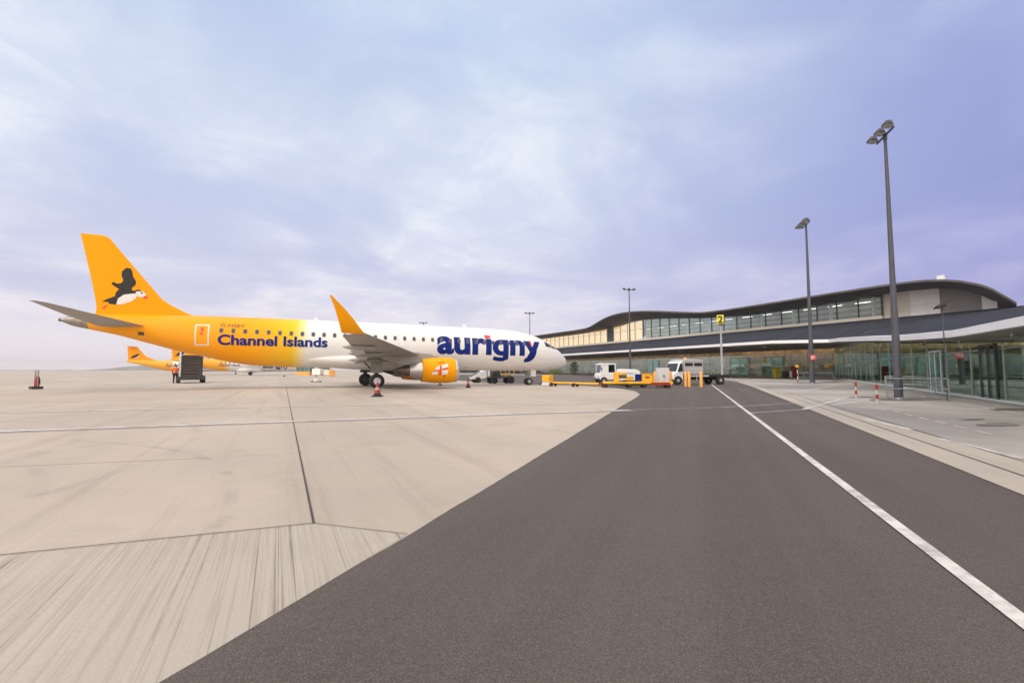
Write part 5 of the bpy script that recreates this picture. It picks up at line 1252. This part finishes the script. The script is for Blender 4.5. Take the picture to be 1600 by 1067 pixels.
# ------------------------------------------------------------------ far things seen under the fuselage
p = at(477, 586, 108).xy.to_3d(); t = empty('glazed_shelter', p, R(-10)); tag(t, 'small teal glazed shelter on an orange base far beyond the fuselage', 'shelter')
MB().box(-1.7, 1.7, -1, 1, .9, 2.55).build('glazing', M['teal'], t); MB().box(-1.75, 1.75, -1.05, 1.05, 0, .88).build('base_wall', M['bollard'], t); MB().box(-1.9, 1.9, -1.2, 1.2, 2.56, 2.7).build('roof', M['grey'], t)
for x in (-1.7, -.6, .6, 1.7): MB().box(x-.06, x+.06, -1.06, -1.0, .9, 2.55).build('mullion', M['mullion'], t)
for i, (px, Y, w, h, mm, lb_) in enumerate([(496, 104, 1.0, 1.5, 'pale_panel', 'pale crate stack left of the dark sided orange cabinet far off'), (506, 106, 1.1, 1.9, 'teal', 'green crate among the far crates under the fuselage'), (512.5, 103, .8, 1.3, 'cream', 'cream crate touching the far orange cabinet')]):
    t = empty('crate', at(px, 586, Y).xy.to_3d(), R(-10)); tag(t, lb_, 'crate', 'crates stored far beyond the fuselage')
    MB().box(-w, w, -.6, .6, .12, h).build('body', M[mm], t, bevel=.03); MB().box(-w-.05, w+.05, -.65, .65, h+.002, h+.08).build('lid', M[mm], t); MB().box(-w, w, -.5, .5, 0, .11).build('pallet', M['tan'], t)
t = empty('orange_cabinet', at(518.5, 588, 88).xy.to_3d(), R(35)); tag(t, 'orange ground equipment cabinet with a dark brown side below the rear fuselage', 'cabinet')
MB().box(-.5, .5, -.5, .5, .05, 1.2).build('body', M['bollard'], t, bevel=.02); MB().box(.503, .52, -.45, .45, .1, 1.15).build('dark_side_panel', M['dark_brown'], t)  # dark brown panel on one side of the orange body
# shrub by the terminal beyond the nose
def shrub(p, w, h, label, seed):
    r_ = random.Random(seed); t = empty('shrub', p); tag(t, label, 'shrub')
    b = MB()
    for i in range(900):
        a = r_.uniform(0, 6.28); rr = math.sqrt(r_.random()); z = r_.random()**.8
        k = (1-.75*abs(z-.45)**1.6*1.5)*(1+.25*math.sin(3*a+seed))
        c = Vector((math.cos(a)*rr*w*k, math.sin(a)*rr*w*.7*k, .15+z*h)); u = Vector((r_.gauss(0, 1), r_.gauss(0, 1), r_.gauss(0, 1))).normalized(); v = u.orthogonal().normalized(); s = r_.uniform(.09, .18)
        b.add([c-u*s, c+v*s*.5, c+u*s, c-v*s*.5], [(0, 1, 2, 3)])
    b.build('foliage', M['leaf%d' % (seed % 2)], t, smooth=0); MB().tube((0, 0, 0), (0, 0, h*.5), .06, .03).build('stem', M['dark_brown'], t)
M['leaf0'] = paint('yellow_green_leaf', (.16, .24, .03), .6, var=.5, scale=2); M['leaf1'] = paint('dark_green_leaf', (.05, .085, .03), .6, var=.5, scale=2)
shrub(at(866, 584, 112).xy.to_3d(), 1.7, 1.6, 'yellow green shrub behind the nose of the airliner', 2)
shrub(at(897, 584, 108).xy.to_3d(), 1.1, 3.0, 'tall dark green shrub against the tan terminal wall just right of the nose', 3)

# ------------------------------------------------------------------ the air over the airfield
hz = MB().box(-3500, 3500, -3500, 3500, -1.0, 45).build('haze', None or M['white'], smooth=0); tag(hz, kind='stuff')
hm = bpy.data.materials.new('haze_air'); hm.use_nodes = True; ht = hm.node_tree; ht.nodes.clear()
pv = ht.nodes.new('ShaderNodeVolumePrincipled'); pv.inputs['Color'].default_value = (.97, .93, .97, 1); pv.inputs['Density'].default_value = .00028
ho = ht.nodes.new('ShaderNodeOutputMaterial'); ht.links.new(pv.outputs[0], ho.inputs['Volume']); hz.data.materials.clear(); hz.data.materials.append(hm)
